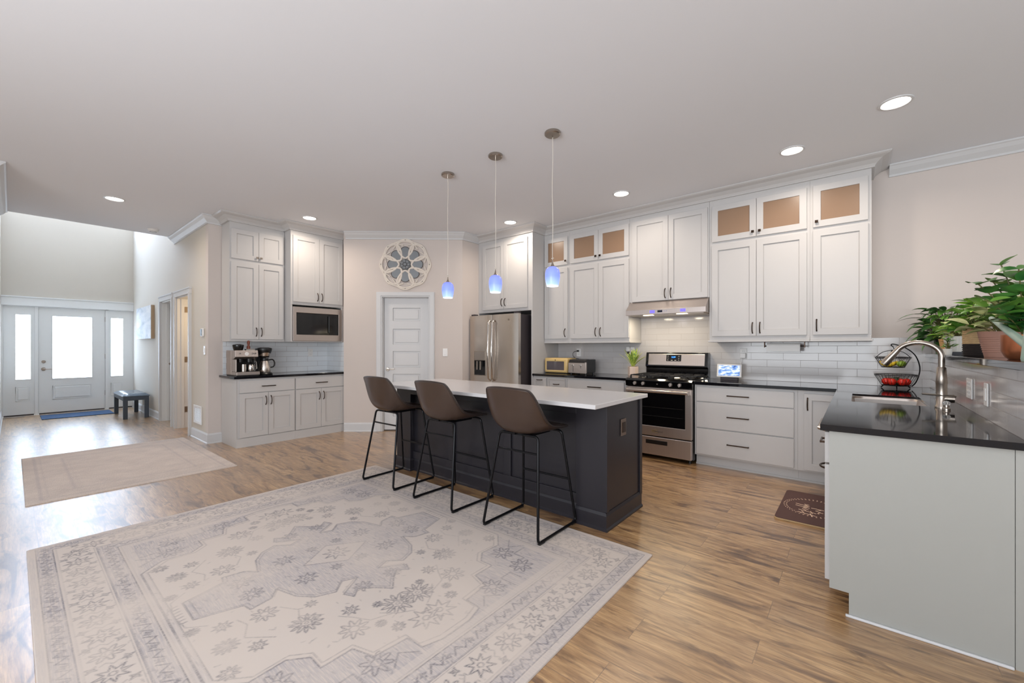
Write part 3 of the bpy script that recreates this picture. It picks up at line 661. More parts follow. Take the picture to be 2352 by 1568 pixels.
od = frame_panel(.006, RW - .006, .272, .825, [(.10, RW - .075, .385, .765)], -.005, .05).build('oven_door', 'steel_flat', g, bevel=.004)
MB().box(.098, RW - .073, .0, .02, .383, .767).build('oven_window', 'black_gloss', od)
for z in (.50, .60): MB().tube([(.12, -.002, z), (RW - .1, -.002, z)], .0015, 6).build('rack_line', 'iron', od)
MB().tube([(.03, -.055, .79), (RW - .03, -.055, .79)], .015, 12).box(.02, .05, -.06, .0, .765, .812).box(RW - .05, RW - .02, -.06, .0, .765, .812).build('door_handle', 'steel_flat', od, bevel=.003)
text('maker_script', 'Whirlpool', .03, 'dark_rim', od, (RW / 2, -.0055, .325), (R(90), 0, 0), shear=.25)
MB().tube([(RW / 2 + .052 * math.cos(t) - .01, -.006, .327 + .013 * math.sin(t)) for t in [R(10 * k) for k in range(8, 30)]], .0009, 5).build('maker_swoosh', 'yellow_fruit', od)
dw = MB().box(.006, RW - .006, -.004, .05, .05, .260).build('storage_drawer', 'steel_flat', g, bevel=.008)
MB().box(.25, .50, -.006, -.003, .176, .222).build('pull_slot', 'black_plastic', dw, bevel=.008); MB().box(.26, .49, -.010, -.004, .210, .220).build('pull_lip', 'iron', dw)
bgd = MB().prism([(.615, .926), (.715, .926), (.715, 1.225), (.640, 1.225), (.605, 1.045), (.63, 1.03), (.63, .95)], 0, RW, 'x').build('backguard', 'black_gloss', g, bevel=.006)
ang = math.atan2(.035, .18)
MB().box(.035, RW - .035, -.004, .006, .0, .150).build('backguard_face', 'steel_flat', bgd, loc=(0, .607, 1.06), rot=(-ang, 0, 0), bevel=.006)
MB().box(.27, .455, -.007, -.003, .055, .138).build('display_panel', 'black_gloss', bgd, loc=(0, .607, 1.06), rot=(-ang, 0, 0), bevel=.004)
m = MB()
for a in range(4):
    for b in range(3):
        if a in (1, 2): continue
        m.box(.285 + a * .045, .297 + a * .045, -.0078, -.0068, .068 + b * .024, .073 + b * .024)
m.box(.33, .35, -.0078, -.0068, .064, .070).box(.375, .395, -.0078, -.0068, .064, .070).build('display_marks', 'sticker', bgd, loc=(0, .607, 1.06), rot=(-ang, 0, 0))
text('clock_digits', '2:09', .030, 'digit_glow', bgd, (.363, .611, 1.166), (R(90) - ang, 0, 0))
for x in (.14, .385, .63):
    for y in (.16, .47):
        if x == .385 and y == .16: continue
        MB().lathe([(0, .02), (.03, .018), (.034, .008), (.045, .004), (.05, 0)], (x, y, .926), 20).build('burner', 'iron', g, smooth=True)
for x0, x1 in ((.03, .262), (.268, .500), (.506, .738)):
    m = MB(); zt = .964
    for a in (x0 + .006, x1 - .006): m.box(a - .006, a + .006, .065, .60, zt - .012, zt)
    for y in (.07, .33, .595): m.box(x0, x1, y - .006, y + .006, zt - .012, zt)
    xm = (x0 + x1) / 2
    for y in (.16, .47):
        m.box(x0, xm - .03, y - .005, y + .005, zt - .01, zt + .002).box(xm + .03, x1, y - .005, y + .005, zt - .01, zt + .002)
        m.box(xm - .005, xm + .005, y - .10, y - .03, zt - .01, zt + .002).box(xm - .005, xm + .005, y + .03, y + .10, zt - .01, zt + .002)
    for a in (x0 + .006, x1 - .006):
        for y in (.07, .595): m.box(a - .008, a + .008, y - .008, y + .008, .926, zt - .01)
    m.build('grate', 'iron', g, bevel=.002)

h = thing('range_hood', 'slim stainless range hood under the two door cabinet', 'range hood', (-2.252, 4.965, 1.69))
HW = .948
b = MB().prism([(0, 0), (.50, 0), (.50, .175), (.135, .175), (0, .062)], 0, HW, 'x').build('canopy', 'steel_flat', h, bevel=.003)
MB().box(.03, HW - .03, .03, .48, -.006, .002).build('filter_tray', 'nickel', h)
for x in (.22, .62): MB().box(x, x + .12, .015, .06, -.010, -.004).build('hood_light', 'strip_glow', h)
for x in (.34, .70): MB().box(x - .03, x + .03, -.0015, .002, .016, .050).build('blue_lamp', 'blue_glow', h, bevel=.006)
MB().box(.405, .462, -.003, .002, .022, .046).build('display', 'black_gloss', h); m = MB()
for x in (.485, .51): m.cyl((x, .0, .034), .006, .003, 10, 'y')
m.build('button', 'chrome', h)

# ================================================================ island
isl = thing('kitchen_island', 'charcoal painted kitchen island with white quartz top', 'kitchen island', (-3.84, 2.67, 0))
LX, LY = 2.48, .605
b = MB().box(.02, LX - .0, .05, LY, 0, .884)
for a, c_ in ((0, .24), (LX - .24, LX)): b.box(a, c_, 0, .05, 0, .884)
b.box(.24, LX - .24, .0, .05, .80, .884)
b.build('body', 'island_paint', isl, bevel=.002)
m = MB()
for x in (.84, 1.54): m.box(x - .04, x + .04, .032, .052, .201, .799)
m.box(.241, LX - .241, .032, .052, .128, .2).build('panel_stiles', 'island_paint', isl, bevel=.003)
MB().box(LX, LX + .012, -.004, .03, .13, .884).box(LX, LX + .012, LY - .03, LY + .012, .10, .884).build('corner_bead', 'island_paint', isl, bevel=.002)
BI = [(0, 0), (.022, 0), (.022, .012), (.012, .022), (.012, .105), (.004, .125), (0, .125)]
MB().sweep(BI, [(.24, .045), (.24, 0.05), (LX - .24, .05)][1:]).sweep(BI, [(0, LY), (0, 0), (.24, 0), (.24, .049)]).sweep(BI, [(LX - .24, .049), (LX - .24, 0), (LX, 0), (LX, LY)]).build('base_moulding', 'island_paint', isl)
MB().box(-.04, LX + .045, -.235, LY + .045, .884, .914).build('quartz_top', 'quartz', isl, bevel=.003)
def plate(name, label, cat, loc, rz, m='plastic_white', w=.075, h_=.12, kind='outlet', n=1):
    o = thing(name, label, cat, loc, rz)
    p = MB().box(-w / 2 * n, w / 2 * n, -.007, -.0005, -h_ / 2, h_ / 2).build('cover_plate', m, o, bevel=.003)
    for q in range(n):
        cx = (q - (n - 1) / 2) * .05
        if kind == 'outlet':
            for z in (.026, -.026): 
                k = MB().box(cx - .016, cx + .016, -.009, -.006, z - .016, z + .016).build('socket', m, o, bevel=.004)
                MB().box(cx - .008, cx - .006, -.0095, -.0088, z - .004, z + .008).box(cx + .006, cx + .008, -.0095, -.0088, z - .004, z + .008).build('slots', 'dark_rim', k)
        elif kind == 'duplex_dark': MB().box(cx - .026, cx + .026, -.012, -.006, -.038, .038).build('socket', 'bronze', o, bevel=.003)
        else: MB().box(cx - .017, cx + .017, -.011, -.006, -.033, .033).build('rocker', m, o, bevel=.003)
    return o
plate('outlet', 'brown square outlet on the end of the dark island', 'outlet', (-1.36, 2.95, .69), R(90), 'outlet_brown', .085, .125, 'duplex_dark')

# stools
def make_stool():
    r = thing('bar_stool', 'x', 'bar stool', (0, 0, 0))
    C = [(.262, .690), (.255, .704), (.19, .702), (.11, .694), (0, .686), (-.12, .684), (-.19, .700), (-.236, .752), (-.258, .845), (-.272, .942), (-.282, 1.003), (-.284, 1.008)]
    E_ = [(.23, .690), (.225, .703), (.17, .710), (.10, .718), (.02, .726), (-.06, .742), (-.125, .775), (-.168, .832), (-.205, .90), (-.234, .960), (-.257, .993), (-.261, .997)]
    Wd = [.155, .175, .200, .213, .222, .232, .237, .234, .222, .206, .188, .176]
    P = []
    for i in range(len(C)):
        row = []
        for k in range(11):
            v = -1 + k / 5; a = abs(v) ** 2.6
            row.append((v * Wd[i] * (1 - .0 * a), C[i][0] * (1 - a) + E_[i][0] * a, C[i][1] * (1 - a) + E_[i][1] * a))
        P.append(row)
    s = MB().grid(P).build('seat_shell', 'leather', r, smooth=True, solid=.020, sub=2)
    edge = [P[i][0] for i in range(1, len(P))] + P[-1][1:-1] + [P[i][-1] for i in range(len(P) - 1, 0, -1)]
    sm = []
    for i in range(len(edge) - 1):
        p, q = Vector(edge[i]), Vector(edge[i + 1]); sm += [p, (p + q) / 2]
    sm.append(Vector(edge[-1]))
    for _ in range(2): sm = [sm[0]] + [(sm[i - 1] + sm[i] * 2 + sm[i + 1]) / 4 for i in range(1, len(sm) - 1)] + [sm[-1]]
    MB().tube(sm, .0085, 8).build('piping', 'leather_edge', r, smooth=True)
    def fil(pts, rad=.05, n=6):
        out = [Vector(pts[0])]
        for i in range(1, len(pts) - 1):
            p, a, b = Vector(pts[i]), Vector(pts[i - 1]), Vector(pts[i + 1]); u = (a - p).normalized(); w = (b - p).normalized(); A, B_ = p + u * rad, p + w * rad
            for k in range(n + 1):
                t = k / n; out.append(A * (1 - t) ** 2 + p * 2 * t * (1 - t) + B_ * t * t)
        out.append(Vector(pts[-1])); return out
    for sx in (-1, 1):
        MB().tube(fil([(sx * .03, -.13, .674), (sx * .17, -.135, .674), (sx * .242, -.238, .0105), (sx * .242, .238, .0105), (sx * .175, .15, .676), (sx * .03, .15, .676)], .035), .0095, 10).build('sled_leg', 'black_metal', r, smooth=True)
        for y in (-.20, .20): MB().box(sx * .242 - .011, sx * .242 + .011, y - .03, y + .03, 0, .012).build('foot_cap', 'black_plastic', r, bevel=.003)
    def at(side, z):   # x,y on leg at height z
        t = (z - .0105) / (.674 - .0105); return (.242 + (.17 - .242) * t, (-.238 + (-.135 + .238) * t) if side < 0 else (.238 + (.15 - .238) * t))
    x, y = at(-1, .56); MB().tube([(-x, y, .56), (x, y, .56)], .0075, 8).build('rear_crossbar', 'black_metal', r, smooth=True)
    x, y = at(1, .32); MB().tube([(-x, y, .32), (x, y, .32)], .0085, 8).build('footrest', 'black_metal', r, smooth=True)
    MB().box(-.09, .09, -.12, .13, .662, .676).build('seat_bracket', 'black_metal', r)
    return r
st = make_stool(); lab = ['brown leather bar stool at the far left end of the island', 'brown leather bar stool in the middle of the three at the island', 'brown leather bar stool nearest the camera at the island']
for i, (x, y, a) in enumerate(((-3.43, 2.405, .02), (-2.645, 2.405, -.01), (-1.828, 2.405, .01))):
    o = st if i == 0 else copy_tree(st)
    o.location = (x, y, .0105); o.rotation_euler.z = a; o['label'] = lab[i]; o['group'] = 'brown leather bar stools at the island'

# pendants
def make_pendant():
    p = thing('pendant_light', 'x', 'pendant light', (0, 0, ZC - .001))
    MB().lathe([(0, 0), (.062, 0), (.066, -.006), (.066, -.020), (.058, -.027), (0, -.028)], (0, 0, 0), 32).build('canopy', 'nickel', p, smooth=True)
    MB().lathe([(.006, -.026), (.006, -.045), (0, -.045)], (0, 0, 0), 10).build('cord_grip', 'chrome', p)
    pts = [(.003 * math.sin(k * 1.1), .0, -.03 - k * .1) for k in range(11)]; pts[-1] = (0, 0, -1.045); MB().tube(pts, .0024, 6).build('cord', 'sticker', p, smooth=True)
    MB().tube([(-.012, 0, -1.03), (.012, 0, -1.03)], .003, 6).build('cord_clip', 'sticker', p)
    MB().lathe([(.003, -1.045), (.006, -1.06), (.010, -1.08), (.019, -1.098), (.021, -1.102), (0, -1.102)], (0, 0, 0), 20).build('socket_cap', 'nickel', p, smooth=True)
    prof = [(.020, 0), (.040, -.008), (.054, -.026), (.0605, -.055), (.061, -.085), (.0565, -.122), (.0485, -.160), (.0455, -.160), (.0535, -.122), (.058, -.085), (.0575, -.056), (.051, -.029), (.038, -.012), (.02, -.004)]
    MB().lathe(prof, (0, 0, 0), 32).build('lamp_shade', 'shade_blue', p, smooth=True, loc=(0, 0, -1.098))
    MB().sphere((0, 0, -1.195), .026, 16, (1, 1, 1.5)).build('bulb', 'bulb_glow', p, smooth=True)
    MB().cyl((0, 0, -1.256), .0425, .003, 24).build('diffuser', 'bulb_glow', p)
    return p
pe = make_pendant(); pl = ['blue glass pendant nearest the camera, right of three over the island', 'middle of the three blue glass pendants over the island', 'blue glass pendant farthest away, left of three over the island']
for i, x in enumerate((-1.915, -2.542, -3.191)):
    o = pe if i == 0 else copy_tree(pe); o.location = (x, 2.825, ZC - .001); o['label'] = pl[i]; o['group'] = 'blue glass pendants over the island'
cl = ['round recessed downlight at the upper right, nearest the camera', 'round recessed downlight above the right glass front cabinets', 'round recessed downlight above the range hood cabinet', 'round recessed downlight in front of the refrigerator cabinet',
      'round recessed downlight in front of the coffee bar', 'round recessed downlight at the left near the entry']
def make_can():
    p = thing('downlight', 'x', 'recessed light', (0, 0, 0))
    MB().lathe([(.078, 0), (.098, 0), (.096, -.006), (.082, -.009), (.078, -.004)], (0, 0, 0), 36).build('trim_ring', 'trim_white', p, smooth=True)
    MB().lathe([(0, -.003), (.078, -.004), (.078, -.001), (0, -.001)], (0, 0, 0), 36).build('lens', 'can_glow', p)
    return p
cn = make_can()
for i, (x, y) in enumerate(CANS):
    o = cn if i == 0 else copy_tree(cn); o.location = (x, y, ZC); o['label'] = cl[i]; o['group'] = 'recessed ceiling downlights'
p = thing('smoke_detector', 'small round white smoke detector on the ceiling by the hall edge', 'smoke detector', (-8.09, 1.35, ZC))
MB().lathe([(0, -.035), (.05, -.033), (.06, -.02), (.068, 0), (0, 0)], (0, 0, 0), 28).build('housing', 'plastic_white', p, smooth=True); MB().lathe([(.035, -.036), (.04, -.036), (.04, -.03)], (0, 0, 0), 24).build('vent_ring', 'dark_rim', p)

# ================================================================ entry hall things
b = thing('bench', 'small dark slate bench with padded vinyl top by the front door', 'bench', (-11.10, 1.27, 0))
for x in (0, 1.0):
    for y in (0, .29):
        cx, cy = x + .0, y + .0
        MB().prism([(0, 0)] * 0 + [(-.022, 0), (.022, 0), (.032, .36), (-.032, .36)], cy - .03, cy + .03, 'y').build('leg', 'bench_paint', b, loc=(cx + .02, .03, 0), bevel=.002)
MB().box(-.005, 1.045, .0, .35, .33, .40).build('apron', 'bench_paint', b, bevel=.004)
P = []
for i in range(15):
    row = []
    for k in range(9):
        u, v = i / 14, k / 8; hgt = .04 * (1 - abs(2 * u - 1) ** 8) ** .5 * (1 - abs(2 * v - 1) ** 6) ** .5 - .004 * math.exp(-((u - .5) * 60) ** 2)
        row.append((-.01 + 1.06 * u, -.01 + .37 * v, .401 + hgt + .012))
    P.append(row)
m = MB().grid(P); m.box(-.01, 1.05, -.01, .36, .40, .413); m.build('cushion', 'bench_vinyl', b, smooth=True)
tag(MB().box(-.33, .33, -.47, .47, 0, .012).build('doormat', 'blue_mat', bevel=.004, loc=(-11.46, .81, 0)), 'dark blue rectangular doormat at the front door', 'doormat')
a = thing('wall_art', 'pale abstract canvas hanging on the hall wall above the bench', 'painting', (-10.62, 1.679, 1.45))
MB().box(-.68, .68, -.05, -.001, .002, .618).build('stretcher', 'canvas_side', a); MB().box(-.68, .68, -.054, -.0501, .002, .618).build('canvas', 'painting', a)
t = thing('thermostat', 'small thermostat with dark display on the hall wall', 'thermostat', (-6.90, 1.679, 1.495))
MB().box(-.055, .055, -.02, 0, -.055, .055).build('housing', 'plastic_white', t, bevel=.008); MB().box(-.05, .02, -.024, -.02, -.045, .045).build('display', 'black_gloss', t, bevel=.004)
plate('light_switch', 'white light switch below the thermostat', 'light switch', (-6.83, 1.68, 1.25), 0, kind='switch', n=1)
v = thing('return_grille', 'white louvered air return grille low on the hall wall', 'air vent', (-7.14, 1.679, .22))
frame_panel(-.19, .19, 0, .25, [(-.16, .16, .03, .22)], -.012, 0).build('frame', 'plastic_white', v, bevel=.002)
m = MB()
for k in range(13): m.prism([(-.010, .034 + k * .0145), (-.002, .042 + k * .0145), (-.001, .041 + k * .0145), (-.009, .033 + k * .0145)], -.16, .16, 'x')
for x in (-.06, .06): m.box(x - .003, x + .003, -.008, -.001, .03, .22)
m.build('louvers', 'plastic_white', v); MB().box(-.16, .16, -.001, 0, .03, .22).build('duct', 'fridge_side', v)

# pantry wall ornament
o = thing('wall_medallion', 'round carved openwork flower medallion with grey petals above the pantry door', 'wall ornament', (dirp(.962)[0] + .0006, dirp(.962)[1] - .0006, 2.562), PR)
RO = .385
def petal(L, w, r0, n=24, k=.62):
    pts = []
    for i in range(n):
        t = 2 * math.pi * i / n; u = (1 - math.cos(t)) / 2; pts.append((math.sin(t) * w * (.55 + .9 * u) * .5, r0 + L * u))
    return pts
ring = MB(); pin = MB(); dark = MB(); N8 = 8
pts = []
for k in range(96):
    t = 2 * math.pi * k / 96; rr = RO - .012 + .012 * math.cos(8 * t); pts.append((rr * math.sin(t), -.014, rr * math.cos(t)))
ring.tube(pts, .013, 8, closed=True)
for q in range(8):
    t = q * math.pi / 4; c_, s_ = math.cos(t), math.sin(t); rot = lambda x, z: (x * c_ + z * s_, -x * s_ + z * c_)
    big = [rot(*p) for p in petal(.265, .235, .095)]; ring.tube([(x, -.016, z) for x, z in big], .0155, 8, closed=True)
    sm_ = [rot(*p) for p in petal(.185, .118, .085)]; dark.tube([(x, -.020, z) for x, z in sm_], .0045, 6, closed=True)
    i = len(pin.v); pin.v += [(x, -.018, z) for x, z in sm_]; pin.f.append(tuple(range(i, i + len(sm_))))
    ring.sphere((*rot(0, RO - .012)[:1], -.016, rot(0, RO - .012)[1]), .022, 12, (1, .6, 1))
    t2 = t + math.pi / 8; arc = []
    for k in range(9):
        a_ = t2 + (k - 4) * .075; rr = RO - .05 - .010 * abs(k - 4); arc.append((rr * math.sin(a_), -.013, rr * math.cos(a_)))
    ring.tube(arc, .010, 6)
    ring.tube([(math.sin(t2) * r_, -.012, math.cos(t2) * r_) for r_ in (.22, .30, .35)], .009, 6)
ring.build('openwork_frame', 'carved_wood', o, smooth=True); pin.build('grey_petals', 'petal_grey', o, solid=.004); dark.build('petal_rims', 'dark_rim', o, smooth=True)
m = MB().sphere((0, -.03, 0), .03, 12, (1, .6, 1))
for q in range(7): m.sphere((.052 * math.cos(q * .898), -.028, .052 * math.sin(q * .898)), .026, 12, (1, .5, 1))
m.lathe([(0, .02), (.075, .02), (.085, 0)], (0, 0, 0), 24, 'y'); m.build('center_rosette', 'petal_grey', o, smooth=True)
m = MB()
for q in range(8): m.sphere(((RO - .014) * math.sin(q * math.pi / 4), -.031, (RO - .014) * math.cos(q * math.pi / 4)), .006, 8)
m.build('nail_heads', 'black_plastic', o)
plate('light_switch', 'white light switch on the angled wall right of the pantry door', 'light switch', (*dirp(1.57), 1.212), PR, kind='switch')
plate('outlet', 'white outlet on the subway tile of the coffee bar', 'outlet', (-6.6705, 3.025, 1.205), R(90))

# ================================================================ counter things: coffee bar
ZT = .9145
e = thing('espresso_machine', 'stainless espresso machine with portafilter, left on the coffee bar', 'espresso machine', (-6.20, 1.845, ZT), CR)
EW = .27
MB().box(0, EW, .142, .33, .012, .335).box(0, .012, -.04, .141, .057, .219).build('body', 'steel_flat', e, bevel=.004)
MB().box(.0125, EW - .002, .128, .1415, .0585, .219).build('back_panel', 'iron', e)
MB().prism([(-.02, .25), (.06, .22), (.14, .22), (.14, .335), (-.005, .335)], 0, EW, 'x').build('control_head', 'steel_flat', e, bevel=.004)
MB().box(0, EW, -.075, .14, .012, .055).build('drip_tray', 'steel_flat', e, bevel=.004); MB().box(.012, EW - .012, -.065, .13, .055, .058).build('drip_grate', 'iron', e); MB().box(.003, EW - .003, -.06, .32, 0, .0118).build('base', 'black_plastic', e)
MB().lathe([(0, .006), (.021, .006), (.026, 0)], (.135, -.017, .288), 24, 'y').build('pressure_gauge', 'plastic_white', e, smooth=True)
for x in (.055, .205, .235): MB().lathe([(0, .012), (.009, .012), (.011, 0)], (x, -.017, .295), 14, 'y').build('button', 'chrome', e, smooth=True)
MB().cyl((.18, .04, .18), .034, .045, 24).tube([(.18, .02, .175), (.19, -.10, .165)], .012).cyl((.18, .04, .165), .012, .02).build('portafilter', 'black_plastic', e, smooth=True)
MB().cyl((.08, .05, .18), .028, .045, 20).build('grinder_outlet', 'black_plastic', e)
MB().lathe([(0, 0), (.034, 0), (.037, .02), (.036, .075), (.030, .09), (.027, .09), (.033, .07), (.034, .01), (0, .005)], (.185, .0, .0585), 24).tube([(.222, .0, .135), (.25, .0, .125), (.25, .0, .085), (.22, .0, .075)], .005).build('milk_jug', 'chrome', e, smooth=True)
MB().tube([(.245, .06, .22), (.25, .0, .18), (.252, -.02, .09)], .005).build('steam_wand', 'chrome', e, smooth=True)
MB().lathe([(0, 0), (.030, 0), (.030, .095), (0, .095)], (.10, -.005, .0585), 20).build('coffee_canister', 'steel', e, smooth=True)
MB().lathe([(.05, 0), (.06, .03), (.066, .065), (.064, .075), (.02, .085), (0, .085)], (.085, .15, .335), 28).build('bean_hopper', 'black_gloss', e, smooth=True)
MB().box(.15, .25, .06, .30, .335, .350).tube([(.15, .06, .352), (.25, .06, .352)], .004).build('cup_tray', 'chrome', e)
tag(MB().lathe([(0, 0), (.020, 0), (.022, .03), (.012, .05), (.017, .08), (.018, .10), (.010, .115), (0, .118)], (0, 0, 0), 20).build('pepper_mill', 'wood_dark', smooth=True, loc=(-6.33, 2.045, ZT + .351)), 'dark red wooden mill standing on top of the espresso machine', 'pepper mill')
k = thing('coffee_maker', 'black and steel drip coffee maker beside the espresso machine', 'coffee maker', (-6.30, 2.235, ZT), CR)
MB().lathe([(0, 0), (.095, 0), (.098, .012), (.085, .028), (0, .028)], (0, 0, 0), 32).box(-.06, .03, .04, .17, 0, .36).build('base', 'black_plastic', k, smooth=True)
MB().lathe([(.055, 0), (.06, .015), (.088, .09), (.092, .115), (.088, .13), (.05, .14), (0, .14)], (0, .01, .235), 32).build('brew_head', 'black_plastic', k, smooth=True)
MB().lathe([(.062, .26), (.085, .345), (.087, .345), (.064, .258)], (0, .006, .0), 32).build('steel_band', 'steel', k, smooth=True)
cf = MB().lathe([(0, 0), (.068, 0), (.073, .02), (.068, .09), (.048, .155), (.045, .165), (0, .165)], (0, -.0, .029), 32).build('carafe', 'steel', k, smooth=True)
MB().lathe([(.046, 0), (.05, .01), (.046, .035), (0, .038)], (0, -.0, .190), 24).build('lid', 'black_plastic', cf, smooth=True)
MB().tube(curve_pts([(.045, -.0, .20), (.10, -.0, .205), (.125, -.0, .165), (.115, -.0, .11), (.066, -.0, .095)]), .009).build('handle', 'black_plastic', cf, smooth=True)

# range wall counter, left part
bb = thing('bread_box', 'cream enamel bread box with window, left of the toaster', 'bread box', (-3.575, 5.06, ZT))
MB().box(.0, .40, .0, .26, .006, .222).build('body', 'cream', bb, bevel=.022, seg=4, smooth=True); MB().box(.02, .38, .02, .24, 0, .008).build('base', 'black_plastic', bb)
d = frame_panel(.02, .38, .022, .20, [(.042, .345, .045, .172)], -.006, .01).build('door', 'cream', bb, bevel=.004); MB().box(.04, .347, -.002, .004, .043, .174).build('window', 'oven_glass', d)
MB().cyl((.195, -.006, .190), .009, -.012, 12, 'y').build('knob', 'wood_dark', d)
tt = thing('toaster', 'four slice toaster with steel front and black top', 'toaster', (-3.135, 5.02, ZT))
MB().prism([(0, .02), (.27, .02), (.27, .205), (.02, .205), (0, .165)], .006, .284, 'x').build('housing', 'black_plastic', tt, bevel=.006)
MB().box(.004, .286, -.010, .006, .018, .160).box(.266, .286, -.010, .02, .018, .17).build('front_plate', 'steel_flat', tt, bevel=.004)
for x in (.085, .205):
    m = MB().box(x - .003, x + .003, -.012, -.009, .035, .13).build('lever_slot', 'black_plastic', tt); MB().box(x - .022, x + .022, -.034, -.010, .122, .136).build('lever', 'chrome', tt, bevel=.004)
MB().box(.03, .26, .05, .08, .2045, .207).box(.03, .26, .10, .13, .2045, .207).build('bread_slots', 'iron', tt)
for x in (.03, .26):
    for y in (.03, .24): MB().cyl((x, y, 0), .012, .02, 10).build('foot', 'black_plastic', tt)
ot = plate('outlet', 'white outlet with a black cord plugged in, above the toaster', 'outlet', (-3.225, 5.4642, 1.212), 0)
cd = MB().box(-.014, .014, -.03, -.008, -.012, .014).tube(curve_pts([(0, -.03, 0), (-.03, -.05, -.004), (-.065, -.05, -.03), (-.065, -.05, -.075), (-.01, -.06, -.11), (.05, -.09, -.115), (.095, -.13, -.14), (.10, -.16, -.20), (.10, -.172, -.235)]), .0036, 8)
tag(cd.build('power_cord', 'black_plastic', smooth=True, loc=(-3.232, 5.4642, 1.235)), 'black power cord running from the outlet down to the toaster', 'cord')
ap = plate('outlet', 'white outlet with a plug-in device behind the snake plant', 'outlet', (-2.39, 5.4642, 1.235), 0)
pn = thing('plug_in_device', 'white plug-in air freshener above the snake plant', 'air freshener', (-2.425, 5.455, 1.215))
MB().box(-.024, .024, -.05, .0, .02, .085).build('shell', 'plastic_white', pn, bevel=.008); MB().lathe([(0, 0), (.014, 0), (.016, .02), (0, .022)], (0, -.025, -.01), 14).build('scent_bottle', 'bronze', pn)
def snake_leaf(mb, base, az, lean, L, w, tw=0):
    n = 9; P = []
    for i in range(n):
        t = i / (n - 1); ww = w * (.55 + .9 * t - 1.45 * t ** 3.2) if i < n - 1 else .0005
        r_ = lean * L * t ** 1.6; z = L * t * (1 - .12 * lean * t); c = Vector((base[0] + math.cos(az) * (r_ + .012), base[1] + math.sin(az) * (r_ + .012), base[2] + z))
        a2 = az + math.pi / 2 + tw * t; d_ = Vector((math.cos(a2), math.sin(a2), 0)); o_ = Vector((math.cos(az), math.sin(az), 0))
        P.append([c + d_ * ww * q + o_ * (abs(q) ** 2 * ww * .35) for q in (-1, -.8, -.3, .3, .8, 1)])
    mb.grid(P); return P
sp = thing('snake_plant', 'yellow edged snake plant in a blush hexagonal pot left of the range', 'potted plant', (-2.265, 5.22, ZT))
MB().prism([(math.cos(R(60 * k + 15)) * .068, math.sin(R(60 * k + 15)) * .068) for k in range(6)], 0, .125, 'z').build('pot', 'terracotta_blush', sp, bevel=.004)
MB().cyl((0, 0, .12), .052, .008, 20).build('soil', 'soil', sp)
random.seed(5)
for i, (az, ln, L, w) in enumerate(((200, .9, .20, .014), (165, .55, .26, .015), (120, .3, .25, .016), (60, .2, .27, .017), (20, .3, .24, .017), (-10, .6, .22, .015), (-40, .8, .20, .014), (-80, .35, .24, .018), (-120, .25, .21, .019), (-150, .5, .19, .015), (90, .1, .26, .018), (0, 1.0, .17, .012))):
    m = MB(); P = snake_leaf(m, (0, 0, .12), R(az), ln, L * .93, w * 1.1, random.uniform(-.6, .6)); l_ = m.build('leaf', 'leaf_snake', sp, smooth=True, solid=.002)
    MB().tube([p[0] for p in P], .0018, 5).tube([p[-1] for p in P], .0018, 5).build('yellow_margin', 'leaf_lime', l_)
# right of the range
sd = thing('smart_display', 'white framed digital display propped on the counter right of the range', 'digital display', (-1.137, 5.285, ZT), R(4))
MB().box(-.128, .128, -.006, .008, 0, .155).build('frame', 'plastic_white', sd, bevel=.005, loc=(0, 0, .032), rot=(R(-14), 0, 0)); MB().box(-.110, .110, -.0075, -.0062, .018, .138).build('screen', 'screen_picture', sd, loc=(0, 0, .032), rot=(R(-14), 0, 0))
MB().prism([(.0, 0), (.10, 0), (.08, .02), (.045, .10), (.03, .10), (.01, .03)], -.09, .09, 'x').build('stand', 'fridge_side', sd, bevel=.004)
plate('outlet', 'white outlet with white adapter above the digital display', 'outlet', (-1.02, 5.4642, 1.216), 0)
ch = thing('charger', 'white square charger with cable behind the digital display', 'charger', (-1.02, 5.454, 1.165))
MB().box(-.03, .03, -.04, 0, 0, .06).build('brick', 'plastic_white', ch, bevel=.006); MB().tube([(-.01, -.02, .001), (-.015, -.03, -.04), (-.03, -.04, -.09), (-.05, -.06, -.16), (-.06, -.075, -.22)], .0028, 6).build('cable', 'plastic_white', ch, smooth=True)
pt = thing('paper_towel_holder', 'white paper towel roll mounted under the right upper cabinet', 'paper towel', (-.765, 5.26, 1.35))
MB().tube([(-.01, 0, -.045), (.345, 0, -.045)], .006).box(-.016, -.008, -.018, .018, -.06, -.001).box(.343, .351, -.018, .018, -.06, -.001).build('bracket', 'bronze', pt)
MB().lathe([(.012, 0), (.030, 0), (.030, .30), (.012, .30)], (.01, 0, -.045), 28, 'x').box(.01, .31, -.031, -.029, -.10, -.045).build('paper_roll', 'paper', pt, smooth=True)

# half wall outlets
plate('outlet', 'white double gang outlet and switch on the tile of the half wall', 'outlet', (.524, 3.68, 1.045), R(-90), n=2)
plate('light_switch', 'white single switch on the half wall tile nearest the camera', 'light switch', (.524, 3.26, 1.045), R(-90), kind='switch')
plate('outlet', 'white outlet on the back tile behind the fruit basket', 'outlet', (.27, 5.4642, 1.20), 0)

